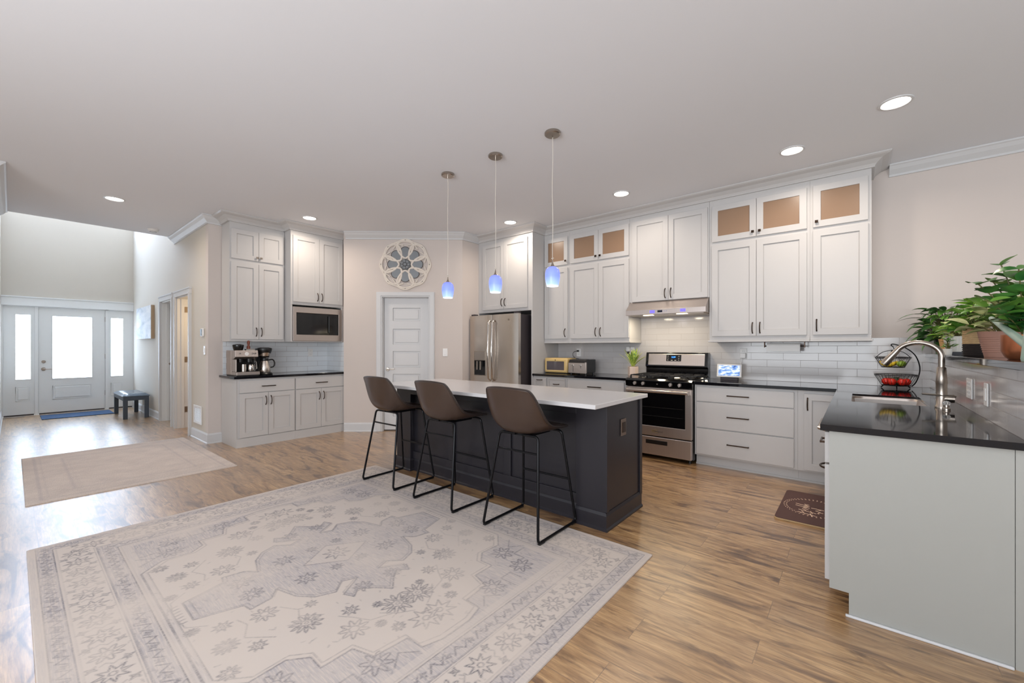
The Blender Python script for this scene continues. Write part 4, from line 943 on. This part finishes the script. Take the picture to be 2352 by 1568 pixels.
# faucet
fa = thing('faucet', 'brushed nickel gooseneck faucet behind the sink', 'faucet', (.405, 3.70, ZT))
MB().lathe([(0, 0), (.031, 0), (.031, .012), (.026, .02), (.026, .15), (.028, .155), (.025, .19), (.021, .25), (.017, .255), (0, .255)], (0, 0, 0), 28).build('body', 'nickel', fa, smooth=True)
arc = [(0, 0, .25), (0, 0, .32)]
for k_ in range(1, 14):
    t = math.pi * k_ / 14 * .93; arc.append((-.105 + .105 * math.cos(t), .0 + .02 * (1 - math.cos(t)), .32 + .088 * math.sin(t)))
MB().tube(arc, .0155, 14).build('gooseneck', 'nickel', fa, smooth=True)
a0 = Vector(arc[-1]); dr_ = (a0 - Vector(arc[-2])).normalized()
MB().tube([a0 - dr_ * .004, a0 + dr_ * .02, a0 + dr_ * .09, a0 + dr_ * .115], [.0165, .018, .024, .022], 16).build('spray_head', 'nickel', fa, smooth=True)
MB().tube([(.0, 0, .06), (.055, -.0, .06)], .024, 16).build('valve', 'nickel', fa, smooth=True); MB().tube([(.045, 0, .062), (.06, -.015, .075), (-.09, -.03, .085)], .006, 8).build('lever', 'nickel', fa, smooth=True)
sdp = thing('soap_dispenser', 'small clear glass knob topped soap pump in front of the faucet', 'soap dispenser', (.415, 3.60, ZT))
MB().lathe([(0, 0), (.018, 0), (.018, .01), (.012, .016), (.012, .03), (0, .03)], (0, 0, 0), 20).build('collar', 'nickel', sdp, smooth=True); MB().sphere((0, 0, .04), .019, 12, (1, 1, .8)).build('glass_knob', 'clear', sdp)
tr = thing('ring_tree', 'small tiered metal ornament like a tree behind the faucet', 'ornament', (.44, 4.02, ZT))
m = MB()
for z, r_ in ((.02, .036), (.065, .032), (.11, .026), (.15, .019)): m.lathe([(r_, z), (.004, z + .042), (0, z + .042), (0, z + .004), (r_, z)], (0, 0, 0), 16)
m.build('tiers', 'chrome', tr, smooth=True); MB().cyl((0, 0, 0), .004, .2, 8).cyl((0, 0, 0), .025, .006, 16).build('post', 'chrome', tr)

# fruit basket
fb = thing('fruit_basket', 'two tier black wire fruit basket in the counter corner', 'fruit basket', (.275, 5.20, ZT))
def wire_bowl(name, c, r1, r0, z1, z0, n=30):
    m = MB(); ci = lambda r, z, k: (c[0] + r * math.cos(2 * math.pi * k / 40), c[1] + r * math.sin(2 * math.pi * k / 40), z)
    for r, z, w in ((r1, z1, .0038), (r1 * .985, z1 - .012, .002), (r0, z0, .003), (r0 * .55, z0, .002)): m.tube([ci(r, z, k) for k in range(40)], w, 6, closed=True)
    for k in range(n):
        a = 2 * math.pi * k / n; m.tube([(c[0] + r1 * math.cos(a), c[1] + r1 * math.sin(a), z1), (c[0] + r0 * math.cos(a), c[1] + r0 * math.sin(a), z0), (c[0], c[1], z0)], .0014, 5)
    return m.build(name, 'black_metal', fb, smooth=True)
wire_bowl('lower_bowl', (0, 0), .150, .100, .125, .028); wire_bowl('upper_bowl', (-.02, 0), .124, .080, .285, .195, 26)
m = MB().tube(curve_pts([(.11, .05, .02), (.135, .03, .06), (.155, .0, .14), (.155, 0, .22), (.125, 0, .31), (.06, 0, .375), (-.01, 0, .405), (-.03, 0, .403), (-.03, 0, .392), (-.018, 0, .385)]), .0045, 8)
for sx in (-1, 1): m.tube(curve_pts([(-.02 + sx * .118, 0, .285), (-.02 + sx * .07, 0, .332), (-.02, 0, .352)]), .003, 6)
m.tube(curve_pts([(-.02, 0, .352), (-.032, 0, .335), (-.02, 0, .30), (-.006, 0, .335), (-.02, 0, .385)]), .003, 6)
m.build('hanger', 'black_metal', fb, smooth=True)
m = MB()
for a in (30, 150, 270): m.tube([(.09 * math.cos(R(a)), .09 * math.sin(R(a)), .028), (.115 * math.cos(R(a)), .115 * math.sin(R(a)), .004)], .005, 8)
m.build('feet', 'black_metal', fb)
bx, by, bz = .275, 5.20, ZT
def banana():
    pts = [(.075 * math.sin(t) , .0, .075 * (1 - math.cos(t))) for t in [(-.95 + 1.9 * i / 12) for i in range(13)]]
    rr = [.005, .010, .014, .0165, .0175, .018, .018, .018, .0175, .0165, .014, .010, .004]
    return MB().tube(pts, rr, 10).build('banana', 'yellow_fruit', smooth=True)
bl = ['banana at the front left of the upper basket', 'banana leaning second from the left in the upper basket', 'banana at the back of the upper basket']
b0 = banana()
for i, (x, y, a) in enumerate(((-.055, -.03, .3), (-.045, .005, .15), (-.05, .04, -.05))):
    q = b0 if i == 0 else b0.copy()
    if i: COL.objects.link(q)
    q.location = (bx + x, by + y, bz + .2165); q.rotation_euler = (0, 0, a); tag(q, bl[i], 'banana', 'bananas in the upper fruit basket')
def round_fruit(name, m, r, leaf=True):
    o = MB().lathe([(0, -.92 * r), (.5 * r, -.85 * r), (.87 * r, -.48 * r), (r, 0), (.9 * r, .45 * r), (.55 * r, .82 * r), (.2 * r, .88 * r), (0, .80 * r)], (0, 0, 0), 20).build(name, m, smooth=True)
    MB().cyl((0, 0, .78 * r), .003, .014, 6).build('stem', 'stem', o); return o
g0 = round_fruit('lime', 'green_fruit', .028)
for i, (x, y) in enumerate(((.03, -.03), (.045, .03))):
    q = g0 if i == 0 else copy_tree(g0); q.location = (bx + x, by + y, bz + .2265); tag(q, ('green lime at the front right of the upper basket', 'green lime at the back right of the upper basket')[i], 'lime', 'limes in the upper fruit basket')
t0 = round_fruit('tomato', 'red_fruit', .033)
tl = ['leftmost red tomato in the lower basket', 'red tomato second from left at the front of the lower basket', 'red tomato in the middle front of the lower basket', 'red tomato at the back left of the lower basket', 'red tomato in the center back of the lower basket', 'rightmost red tomato in the lower basket']
for i, (x, y) in enumerate(((-.068, -.01), (-.03, -.062), (.038, -.060), (-.045, .058), (.022, .065), (.072, .0))):
    q = t0 if i == 0 else copy_tree(t0); q.location = (bx + x, by + y, bz + .0625); tag(q, tl[i], 'tomato', 'tomatoes in the lower fruit basket')
q = MB().lathe([(0, -.030), (.02, -.027), (.032, -.01), (.028, .015), (.014, .038), (0, .042)], (0, 0, 0), 20).build('avocado', 'dark_fruit', smooth=True, loc=(bx, by, bz + .0632)); tag(q, 'dark green avocado between the tomatoes', 'avocado')

# ================================================================ plants on the ledge
LZ = 1.2355
def leaf_blade(mb, base, tip_dir, L, w, droop=.4, shape=0, n=7, roll=0, cup=.2):
    """curved leaf starting at base, heading tip_dir, bending down by droop"""
    d = Vector(tip_dir).normalized(); side = d.cross(Vector((0, 0, 1)))
    if side.length < 1e-3: side = Vector((1, 0, 0))
    side.normalize(); side = Matrix.Rotation(roll, 3, d) @ side; P = []; p = Vector(base)
    for i in range(n):
        t = i / (n - 1)
        ww = w * ((math.sin(math.pi * min(1, t * 1.0 + .02)) ** .75) * (1.25 - .75 * t) if shape == 0 else math.sin(math.pi * min(1, max(.03, t))) ** .55)
        if i == n - 1: ww = .0004
        nrm = side.cross(d).normalized()
        P.append([p + side * ww * q - nrm * (-abs(q)) * ww * cup for q in (-1, -.5, 0, .5, 1)])
        d = (d + Vector((0, 0, -droop / n * (1 + t)))).normalized(); p = p + d * L / (n - 1)
    mb.grid(P)
def pot_lathe(par, name, m, r0, r1, h_, extra=None, sq=False):
    prof = [(0, 0), (r0, 0), (r1, h_), (r1 - .006, h_), (r1 - .010, h_ - .02), (0, h_ - .02)]
    o = MB().lathe(prof, (0, 0, 0), 32).build(name, m, par, smooth=True)
    MB().lathe([(0, h_ - .018), (r1 - .011, h_ - .018), (r1 - .012, h_ - .022)], (0, 0, 0), 20).build('soil', 'soil', par); return o
def bush(par, m, seed, n, zc, spread, Lr, wr, droop, up=(.1, .9), shape=0, stems=True, az=None, m2=None, stemm='stem', hz=(0, 1)):
    rnd = random.Random(seed); f1, f2, sm = MB(), MB(), MB()
    for i in range(n):
        a = rnd.uniform(0, 2 * math.pi) if az is None else rnd.uniform(*az)
        e = rnd.uniform(*up); h_ = zc + (hz[0] + (hz[1] - hz[0]) * rnd.random()) * spread[1]; r_ = spread[0] * (.15 + .85 * rnd.random()) * (1.15 - .7 * (h_ - zc) / max(spread[1], .01))
        b = Vector((math.cos(a) * r_, math.sin(a) * r_, h_))
        if stems: 
            b0_ = Vector((b.x * .15, b.y * .15, zc - .02)); mid = (b0_ + b) / 2 + Vector((0, 0, .02)); sm.tube([b0_, mid, b], .0018, 5)
        leaf_blade(f2 if (m2 and rnd.random() < .4) else f1, b, (math.cos(a + rnd.uniform(-.4, .4)), math.sin(a + rnd.uniform(-.4, .4)), e), rnd.uniform(*Lr), rnd.uniform(*wr), rnd.uniform(.4, 1) * droop, shape, roll=rnd.uniform(-.5, .5))
    f1.build('foliage', m, par, smooth=True)
    if m2: f2.build('foliage', m2, par, smooth=True)['label'] = 'paler leaves'
    if stems: sm.build('stems', stemm, par, smooth=True)
p = thing('potted_plant', 'bushy dark green plant in a dark pot at the far end of the ledge', 'potted plant', (.60, 5.22, LZ))
pot_lathe(p, 'pot', 'dark_pot', .062, .075, .13); bush(p, 'leaf_dark', 3, 150, .13, (.18, .27), (.09, .145), (.022, .034), 1.3, up=(-.2, .8), m2='leaf_mid')
rnd = random.Random(8); m = MB()
for a, L, z, d in ((215, .30, .25, 1.2), (195, .26, .18, 1.6), (232, .28, .14, 1.9), (250, .24, .10, 2.2), (205, .32, .33, .9), (180, .28, .30, .8)):
    leaf_blade(m, (math.cos(R(a)) * .10, math.sin(R(a)) * .10, z), (math.cos(R(a)), math.sin(R(a)), .45), L * .85, .026, d)
m.build('trailing_leaves', 'leaf_dark', p, smooth=True)
p = thing('potted_plant', 'yellow green leafy plant in a tan tapered pot on the ledge', 'potted plant', (.585, 4.93, LZ))
pot_lathe(p, 'pot', 'tan_pot', .045, .065, .125)
bush(p, 'leaf_bright', 12, 34, .13, (.09, .10), (.09, .15), (.010, .016), 1.0, up=(.1, 1.0), m2='leaf_mid')
p = thing('potted_plant', 'small variegated plant in a white ribbed pot on a black stand', 'potted plant', (.585, 4.62, LZ))
MB().box(-.07, .07, -.07, .07, 0, .018).box(-.075, .075, -.075, .075, .018, .022).build('stand', 'black_metal', p)
o = MB().lathe([(0, .0225), (.055, .0225), (.07, .14), (.064, .14), (.06, .12), (0, .12)], (0, 0, 0), 32).build('pot', 'white_pot', p, smooth=True)
m = MB()
for k_ in range(26):
    a = 2 * math.pi * k_ / 26; m.tube([(math.cos(a) * .0565, math.sin(a) * .0565, .03), (math.cos(a) * .0695, math.sin(a) * .0695, .135)], .0018, 5)
m.build('pot_ribs', 'white_pot', o); bush(p, 'leaf_pale', 21, 55, .13, (.10, .10), (.06, .11), (.012, .020), 1.1, up=(.1, .9), m2='leaf_bright')
p = thing('succulent', 'little bright green succulent in front of the white ribbed pot', 'potted plant', (.525, 4.50, LZ))
pot_lathe(p, 'pot', 'white_pot', .022, .028, .045); bush(p, 'leaf_mid', 4, 26, .05, (.03, .07), (.03, .05), (.006, .010), .4, up=(.2, 1.0), m2='leaf_round')
p = thing('potted_plant', 'green plant in a two tone woven basket with black bottom', 'potted plant', (.60, 3.96, LZ))
MB().lathe([(0, 0), (.066, 0), (.070, .04), (.071, .078)], (0, 0, 0), 36).build('basket_bottom', 'jute_black', p, smooth=True)
MB().lathe([(.071, .078), (.072, .12), (.070, .175), (.062, .175), (.062, .15), (0, .15)], (0, 0, 0), 36).build('basket_top', 'jute', p, smooth=True)
m = MB()
for k_ in range(14): m.tube([((.0705 + .001 * math.sin(9 * a)) * math.cos(a), (.0705 + .001 * math.sin(9 * a)) * math.sin(a), .006 + k_ * .0125) for a in [2 * math.pi * q / 48 for q in range(48)]], .0034, 6, closed=True)
for nm, mm, lo_, hi_ in (('black_weave', 'jute_black', 0, 6), ('tan_weave', 'jute', 6, 14)):
    m = MB()
    for k_ in range(lo_, hi_): m.tube([((.0705 + .001 * math.sin(9 * a + k_ * math.pi)) * math.cos(a), (.0705 + .001 * math.sin(9 * a + k_ * math.pi)) * math.sin(a), .006 + k_ * .0125) for a in [2 * math.pi * q / 48 for q in range(48)]], .0034, 6, closed=True)
    m.build(nm, mm, p, smooth=True)
bush(p, 'leaf_mid', 31, 90, .16, (.13, .18), (.08, .12), (.020, .030), 1.0, up=(.0, .9), m2='leaf_bright')
p = thing('potted_plant', 'cream marbled leafy plant in a wide mauve brown pot with ribbed band', 'potted plant', (.625, 3.55, LZ))
pot_lathe(p, 'pot', 'clay_ribs', .066, .094, .145)
m = MB()
for k_ in range(8): z = .03 + .012 * k_; r_ = .066 + .028 * z / .145 + .0005; m.tube([(r_ * math.cos(a), r_ * math.sin(a), z) for a in [2 * math.pi * q / 40 for q in range(40)]], .0022, 6, closed=True)
m.build('ribbed_band', 'clay_ribs', p, smooth=True)
bush(p, 'leaf_pale', 41, 70, .14, (.14, .18), (.08, .115), (.024, .036), .9, up=(.0, .9), m2='leaf_mid', hz=(0, 1))
p = thing('potted_plant', 'tall glossy round leaved plant in a copper pot at the right edge', 'potted plant', (.60, 3.02, LZ))
MB().lathe([(0, 0), (.048, 0), (.060, .012), (.072, .04), (.074, .115), (.070, .115), (.066, .10), (0, .10)], (0, 0, 0), 36).build('pot', 'copper', p, smooth=True)
MB().cyl((0, 0, .10), .066, .004, 20).build('soil', 'soil', p)
rnd = random.Random(77); sm, f1, f2 = MB(), MB(), MB()
for a, ln, H_ in ((250, .10, .34), (200, .16, .28), (150, .10, .30), (300, .14, .26), (40, .12, .34), (230, .20, .18), (180, .07, .38), (280, .05, .30), (330, .15, .22), (100, .14, .28)):
    ax = Vector((math.cos(R(a)), math.sin(R(a)), 0)); pts = [ax * (ln * t ** 1.4) + Vector((0, 0, .10 + H_ * .92 * t)) for t in [q / 6 for q in range(7)]]
    sm.tube(pts, .0026, 6)
    for q in range(1, 7):
        for sgn in (0, 1):
            aa = R(a) + q * 1.4 + sgn * 2.6 + rnd.uniform(-.4, .4)
            leaf_blade(f2 if rnd.random() < .35 else f1, pts[q], (math.cos(aa), math.sin(aa), rnd.uniform(.1, .9)), rnd.uniform(.065, .10), rnd.uniform(.030, .042), rnd.uniform(.1, .7), 1, roll=rnd.uniform(-.4, .4))
f1.build('foliage', 'leaf_round', p, smooth=True); f2.build('foliage', 'leaf_mid', p, smooth=True)['label'] = 'lighter green leaves'; sm.build('stems', 'stem', p, smooth=True)
wc = thing('watering_can', 'sage green watering can with a long spout at the right edge of the ledge', 'watering can', (.58, 2.60, LZ))
MB().lathe([(0, 0), (.070, 0), (.072, .01), (.060, .16), (.05, .175), (.02, .18), (0, .18)], (0, 0, 0), 32).build('body', 'sage', wc, smooth=True)
MB().tube([(-.01, .04, .03), (-.025, .17, .072), (-.04, .40, .142), (-.05, .61, .206)], [.021, .018, .0135, .010], 14).build('spout', 'sage', wc, smooth=True)
MB().tube([(0, -.055, .04), (0, -.12, .08), (0, -.13, .15), (0, -.08, .21), (0, .0, .20), (0, .02, .178)], .008, 10).build('handle', 'sage', wc, smooth=True)

# ================================================================ sink mat
mt = thing('kitchen_mat', 'dark brown cushioned mat with cream wreath and lettering by the sink', 'mat', (-.2575, 4.065, 0))
rr_ = rrect(.2275, .385, .035)
MB().prism(rr_, 0, .012, 'z').build('mat_edge', 'mat_tan', mt, bevel=.003); MB().prism(rrect(.2255, .383, .034), .012, .016, 'z').build('mat_top', 'mat_brown', mt, bevel=.002)
ox, oy = -.2575, 4.065
S = [[(-.385, 4.106), (-.296, 4.079)], [(-.383, 4.061), (-.289, 4.04)], [(-.329, 4.125), (-.297, 4.115), (-.324, 4.101), (-.292, 4.078), (-.328, 4.062), (-.292, 4.042), (-.33, 4.033), (-.292, 3.994), (-.334, 4.003), (-.305, 3.966)],
     [(-.355, 3.968), (-.24, 3.939)], [(-.352, 3.91), (-.241, 3.878)], [(-.333, 3.942), (-.316, 3.914)], [(-.278, 3.971), (-.262, 3.917)], [(-.277, 3.917), (-.261, 3.853)], [(-.28, 4.057), (-.197, 4.047)],
     [(-.248, 4.057), (-.217, 4.039), (-.249, 4.004), (-.218, 3.987), (-.233, 3.95), (-.222, 3.942)], [(-.23, 3.977), (-.199, 3.978)], [(-.165, 4.12), (-.14, 4.09), (-.17, 4.06), (-.14, 4.03), (-.17, 4.0), (-.14, 3.97)]]
m = MB()
for s in S: m.tube([(x - ox, y - oy, .0127) for x, y in s], .0050, 8)
m.build('lettering', 'mat_print', mt, smooth=True)
m = MB(); rnd = random.Random(2)
for k_ in range(46):
    t = 2 * math.pi * k_ / 46; x, y = .195 * math.cos(t), .205 * math.sin(t)
    for sg in (-1, 1):
        a = t + math.pi / 2 + sg * .7; L = .013
        c0 = Vector((x + math.cos(a) * L, y + math.sin(a) * L, .0102)); dv = Vector((math.cos(a), math.sin(a), 0)) * .013; m.tube([c0 - dv, c0 - dv * .5, c0, c0 + dv * .5, c0 + dv], [.0008, .0062, .0074, .0062, .0008], 8)
m.build('wreath_print', 'mat_print', mt, smooth=True)

# ================================================================ rugs
class Cv:
    def __init__(s, x0, x1, y0, y1, res): s.x0, s.y0, s.res = x0, y0, res; s.nx = int(round((x1 - x0) / res)) + 1; s.ny = int(round((y1 - y0) / res)) + 1; s.X, s.Y = np.meshgrid(np.linspace(x0, x1, s.nx), np.linspace(y0, y1, s.ny)); s.ink = np.zeros((s.ny, s.nx)); s.gr = np.zeros((s.ny, s.nx))
    def seg(s, p, q, w=.006, v=1.0):
        m = w + s.res; a = max(0, int((min(p[0], q[0]) - m - s.x0) / s.res)); b = min(s.nx, int((max(p[0], q[0]) + m - s.x0) / s.res) + 2); c = max(0, int((min(p[1], q[1]) - m - s.y0) / s.res)); d = min(s.ny, int((max(p[1], q[1]) + m - s.y0) / s.res) + 2)
        if a >= b or c >= d: return
        X, Y = s.X[c:d, a:b], s.Y[c:d, a:b]; vx, vy = q[0] - p[0], q[1] - p[1]; L2 = vx * vx + vy * vy + 1e-12
        t = np.clip(((X - p[0]) * vx + (Y - p[1]) * vy) / L2, 0, 1); D = np.hypot(X - p[0] - t * vx, Y - p[1] - t * vy)
        s.ink[c:d, a:b] = np.maximum(s.ink[c:d, a:b], v * np.clip((w / 2 + s.res * .6 - D) / (s.res * 1.1), 0, 1))
    def poly(s, P, w=.006, v=1.0, closed=True):
        for i in range(len(P) if closed else len(P) - 1): s.seg(P[i], P[(i + 1) % len(P)], w, v)
    def inside(s, P):
        r = np.zeros(s.X.shape, bool); n = len(P)
        for i in range(n):
            (x1, y1), (x2, y2) = P[i], P[(i + 1) % n]
            if y1 == y2: continue
            c = ((y1 > s.Y) != (y2 > s.Y)) & (s.X < (x2 - x1) * (s.Y - y1) / (y2 - y1) + x1); r ^= c
        return r
    def star(s, c, r, n, rot=0, w=.005, v=.9, ri=.45):
        P = [(c[0] + (r if k % 2 == 0 else r * ri) * math.cos(rot + math.pi * k / n), c[1] + (r if k % 2 == 0 else r * ri) * math.sin(rot + math.pi * k / n)) for k in range(2 * n)]; s.poly(P, w, v)
        s.poly([(c[0] + r * .22 * math.cos(k), c[1] + r * .22 * math.sin(k)) for k in range(6)], w * .8, v)
    def flower(s, c, r, n, rot=0, w=.005, v=.85):
        P = [(c[0] + r * (.72 + .28 * math.cos(n * t)) * math.cos(t + rot), c[1] + r * (.72 + .28 * math.cos(n * t)) * math.sin(t + rot)) for t in [2 * math.pi * k / (n * 6) for k in range(n * 6)]]; s.poly(P, w, v)
        s.poly([(c[0] + r * .35 * math.cos(k), c[1] + r * .35 * math.sin(k)) for k in range(6)], w * .8, v)
def make_rug(name, label, x0, x1, y0, y1, res, paint, mname, th=.0095):
    cx, cy = (x0 + x1) / 2, (y0 + y1) / 2; cv = Cv(x0 - cx, x1 - cx, y0 - cy, y1 - cy, res); paint(cv, (x1 - x0) / 2, (y1 - y0) / 2)
    ny, nx = cv.X.shape; rs = np.random.RandomState(1); Z = np.full(cv.X.shape, th)
    V = np.stack([cv.X, cv.Y, Z], -1).reshape(-1, 3); idx = np.arange(nx * ny).reshape(ny, nx)
    F = np.stack([idx[:-1, :-1], idx[:-1, 1:], idx[1:, 1:], idx[1:, :-1]], -1).reshape(-1, 4)
    bord = np.concatenate([idx[0, :], idx[1:, -1], idx[-1, -2::-1], idx[-2:0:-1, 0]]); nb = len(bord); base = len(V)
    V2 = V[bord].copy(); V2[:, 2] = 0.0003; V = np.concatenate([V, V2]); k = np.arange(nb); k2 = (k + 1) % nb
    F = np.concatenate([F, np.stack([bord[k], base + k, base + k2, bord[k2]], -1)])
    me = bpy.data.meshes.new(name); me.vertices.add(len(V)); me.vertices.foreach_set('co', V.astype(np.float32).ravel())
    me.loops.add(F.size); me.loops.foreach_set('vertex_index', F.ravel().astype(np.int32)); me.polygons.add(len(F)); me.polygons.foreach_set('loop_start', np.arange(0, F.size, 4, dtype=np.int32)); me.update(calc_edges=True); me.validate()
    at = me.color_attributes.new('pattern', 'FLOAT_COLOR', 'POINT'); c = np.zeros((len(V), 4), np.float32); c[:nx * ny, 0] = cv.ink.ravel(); c[:nx * ny, 1] = cv.gr.ravel(); c[:, 3] = 1; at.data.foreach_set('color', c.ravel())
    me.materials.append(M[mname]); o = bpy.data.objects.new(name, me); COL.objects.link(o); o.location = (cx, cy, 0); return tag(o, label, 'rug')
def paint_big(c, hx, hy):
    X, Y = np.abs(c.X), np.abs(c.Y); D = np.minimum(hx - X, hy - Y); rnd = random.Random(14)
    c.gr += .35 * (D < .03); c.gr += .9 * ((D > .035) & (D < .105)); c.gr += .75 * ((D > .285) & (D < .375)); c.gr += .35 * ((D > .39) & (D < .43))
    for d_, w, v in ((.035, .004, .7), (.105, .005, .8), (.118, .003, .5), (.275, .003, .5), (.287, .005, .8), (.375, .005, .8), (.388, .003, .5)):
        P = [(-hx + d_, -hy + d_), (hx - d_, -hy + d_), (hx - d_, hy - d_), (-hx + d_, hy - d_)]; c.poly(P, w, v)
    def along(d_, step, fn):
        for (ax, ay), (bx_, by_) in (((-1, -1), (1, -1)), ((1, -1), (1, 1)), ((1, 1), (-1, 1)), ((-1, 1), (-1, -1))):
            A = Vector((ax * (hx - d_), ay * (hy - d_))); B_ = Vector((bx_ * (hx - d_), by_ * (hy - d_))); L = (B_ - A).length; n = max(1, int(L / step)); t = (B_ - A).normalized(); nn = Vector((t.y, -t.x))
            for k in range(n): fn(A + t * (k + .5) * L / n, t, nn, k)
    along(.195, .165, lambda p, t, n, k: (c.star(p, .062, 8, 0, .006, .95) if k % 2 else c.flower(p, .060, 8, .2, .006, .9)))
    def sprig(p, t, n, k):
        for o_ in (-.055, .055):
            q = p + t * .082 + n * o_; c.star(q, .022, 4, rnd.random(), .005, .9, .4)
        a = p + t * .082; c.poly([a - n * .03, a - n * .01 + t * .014, a + n * .012 - t * .012, a + n * .03], .004, .7, False)
    along(.195, .165, sprig)
    def scroll(p, t, n, k):
        q = [p - t * .05 + n * .02, p - t * .02 - n * .022, p + t * .01 + n * .018, p + t * .04 - n * .016]; c.poly(q, .005, .95, False); c.star(p + t * .055, .018, 4, .3, .004, .8)
        for _ in range(3):
            u = p + t * rnd.uniform(-.06, .06) + n * rnd.uniform(-.025, .025); c.seg(u, u + t * rnd.uniform(-.02, .02) + n * rnd.uniform(-.015, .015), .004, .8)
    along(.07, .115, scroll); along(.331, .125, scroll)
    q = [(0, .83), (.61, .83), (.71, .72), (.70, .58), (.763, .506), (.85, .507), (.85, .37), (.96, .336), (.976, .18), (1.07, .174), (1.10, .08), (1.10, 0)]
    full = q + [(x, -y) for x, y in q[::-1][1:]]; full = full + [(-x, -y) for x, y in q[1:]] + [(-x, y) for x, y in q[::-1][1:-1]]
    field = c.inside(full); c.gr += .95 * ((D > .43) & ~field) * (.6 + .4 * (X > .5)); c.poly(full, .006, .95)
    c.poly([(x * .975, y * .968) for x, y in full], .004, .75)
    md = [(0, .75), (.10, .75), (.16, .56), (.22, .55), (.20, .45), (.13, .40), (.28, .36), (.36, .30), (.40, .21), (.33, .14), (.36, .065), (.45, .195), (.51, .17), (.46, .12), (.52, .06), (.60, 0)]
    m_ = md + [(x, -y) for x, y in md[::-1][1:]]; m_ = m_ + [(-x, -y) for x, y in md[1:]] + [(-x, y) for x, y in md[::-1][1:-1]]
    mi = c.inside(m_); c.gr += .85 * mi; c.poly(m_, .006, .9); c.poly([(x * .955, y * .965) for x, y in m_], .004, .7)
    c.poly([(0, .20), (.14, 0), (0, -.20), (-.14, 0)], .005, .8); lz = c.inside([(0, .20), (.14, 0), (0, -.20), (-.14, 0)]); c.gr[lz] *= .3; c.star((0, 0), .08, 8, .2, .006, .9)
    for sy in (-1, 1):
        for k in range(7): c.seg((-.09 + .03 * k, sy * .775), (-.085 + .03 * k, sy * .80), .005, .9)
        for sx in (-1, 1):
            for x, y, r_, kd in ((.08, .5, .06, 0), (.15, .25, .06, 1), (.46, .09, .05, 0), (.16, .08, .035, 1)): (c.star if kd else c.flower)((sx * x, sy * y), r_, 8, .3, .006, .85)
            for x, y, r_, kd in ((.31, .52, .075, 0), (.52, .62, .05, 1), (.53, .42, .085, 2), (.60, .24, .055, 1), (.74, .30, .085, 0), (.73, .06, .10, 2), (.93, .04, .11, 1), (.42, .71, .06, 2), (.60, .75, .05, 0), (.26, .68, .055, 1), (.88, .16, .04, 0), (.40, .34, .04, 1), (.66, .13, .03, 0), (.20, .78, .035, 2), (.80, .20, .03, 2)):
                p = (sx * x, sy * y); rt = rnd.random()
                if kd == 0: c.flower(p, r_ * .8, 9, rt, .006, .9)
                elif kd == 1: c.star(p, r_ * .75, 8, rt, .006, .9)
                else:
                    c.flower(p, r_ * .85, 12, rt, .006, .85); c.star(p, r_ * .5, 6, rt, .005, .8)
            for P in ([(.31, .45), (.40, .40), (.45, .42), (.53, .34)], [(.60, .30), (.66, .26), (.74, .22), (.78, .12)], [(.26, .62), (.33, .60), (.42, .64), (.52, .55)], [(.84, .04), (.80, .10), (.73, .16)], [(.20, .72), (.14, .79), (.05, .80)]): c.poly([(sx * x, sy * y) for x, y in P], .004, .7, False)
            for x, y in ((.98, .62), (.80, .66), (1.0, .35)): c.flower((sx * x, sy * y), .07, 8, .1, .006, .95)
            for P in ([(.86, .80), (.86, .70), (.94, .70), (.94, .60)], [(1.06, .52), (.98, .52), (.98, .44), (1.08, .44)], [(.72, .82), (.78, .74), (.84, .82)], [(1.08, .20), (1.02, .26), (1.08, .32)]): c.poly([(sx * x, sy * y) for x, y in P], .005, .9, False)
    for _ in range(1500):
        side = rnd.random(); u = rnd.uniform(-1, 1); dd = rnd.choice((rnd.uniform(.04, .10), rnd.uniform(.13, .27), rnd.uniform(.29, .37)))
        x, y = (u * (hx - dd), (hy - dd) * rnd.choice((-1, 1))) if side < .55 else ((hx - dd) * rnd.choice((-1, 1)), u * (hy - dd))
        a = rnd.gauss(0, .5) + (0 if side < .55 else math.pi / 2) * rnd.choice((0, 1)); L = rnd.uniform(.006, .022); c.seg((x, y), (x + math.cos(a) * L, y + math.sin(a) * L), .0035, rnd.uniform(.35, .9))
    for _ in range(900):
        x, y = rnd.uniform(-1.1, 1.1), rnd.uniform(-.83, .83); ii = int((y - c.y0) / c.res), int((x - c.x0) / c.res)
        if c.gr[ii] < .3: continue
        a = rnd.gauss(.1, .35); L = rnd.uniform(.01, .04); c.seg((x, y), (x + math.cos(a) * L, y + math.sin(a) * L), .0035, rnd.uniform(.3, .7))
    for _ in range(260):
        x, y = rnd.uniform(-1.1, 1.1), rnd.uniform(-.83, .83); a = rnd.uniform(0, 6.3); L = rnd.uniform(.008, .022); c.seg((x, y), (x + math.cos(a) * L, y + math.sin(a) * L), .004, rnd.uniform(.35, .8))
make_rug('area_rug', 'large faded cream and grey oriental area rug under the bar stools', -4.03, -.975, .06, 2.535, .005, paint_big, 'rug_pattern')
def paint_small(c, hx, hy):
    for d_, w, v in ((.09, .02, .7), (.13, .006, .5), (.30, .02, .6), (.34, .006, .4)): c.poly([(-hx + d_, -hy + d_), (hx - d_, -hy + d_), (hx - d_, hy - d_), (-hx + d_, hy - d_)], w, v)
    rnd = random.Random(3)
    for _ in range(160): x, y = rnd.uniform(-hx + .1, hx - .1), rnd.uniform(-hy + .1, hy - .1); a = rnd.uniform(0, 6.3); c.seg((x, y), (x + math.cos(a) * .03, y + math.sin(a) * .03), .008, .3)
make_rug('area_rug', 'smaller plain pinkish beige rug near the entry hall', -7.40, -5.18, .07, 1.57, .012, paint_small, 'runner_pattern', .008)
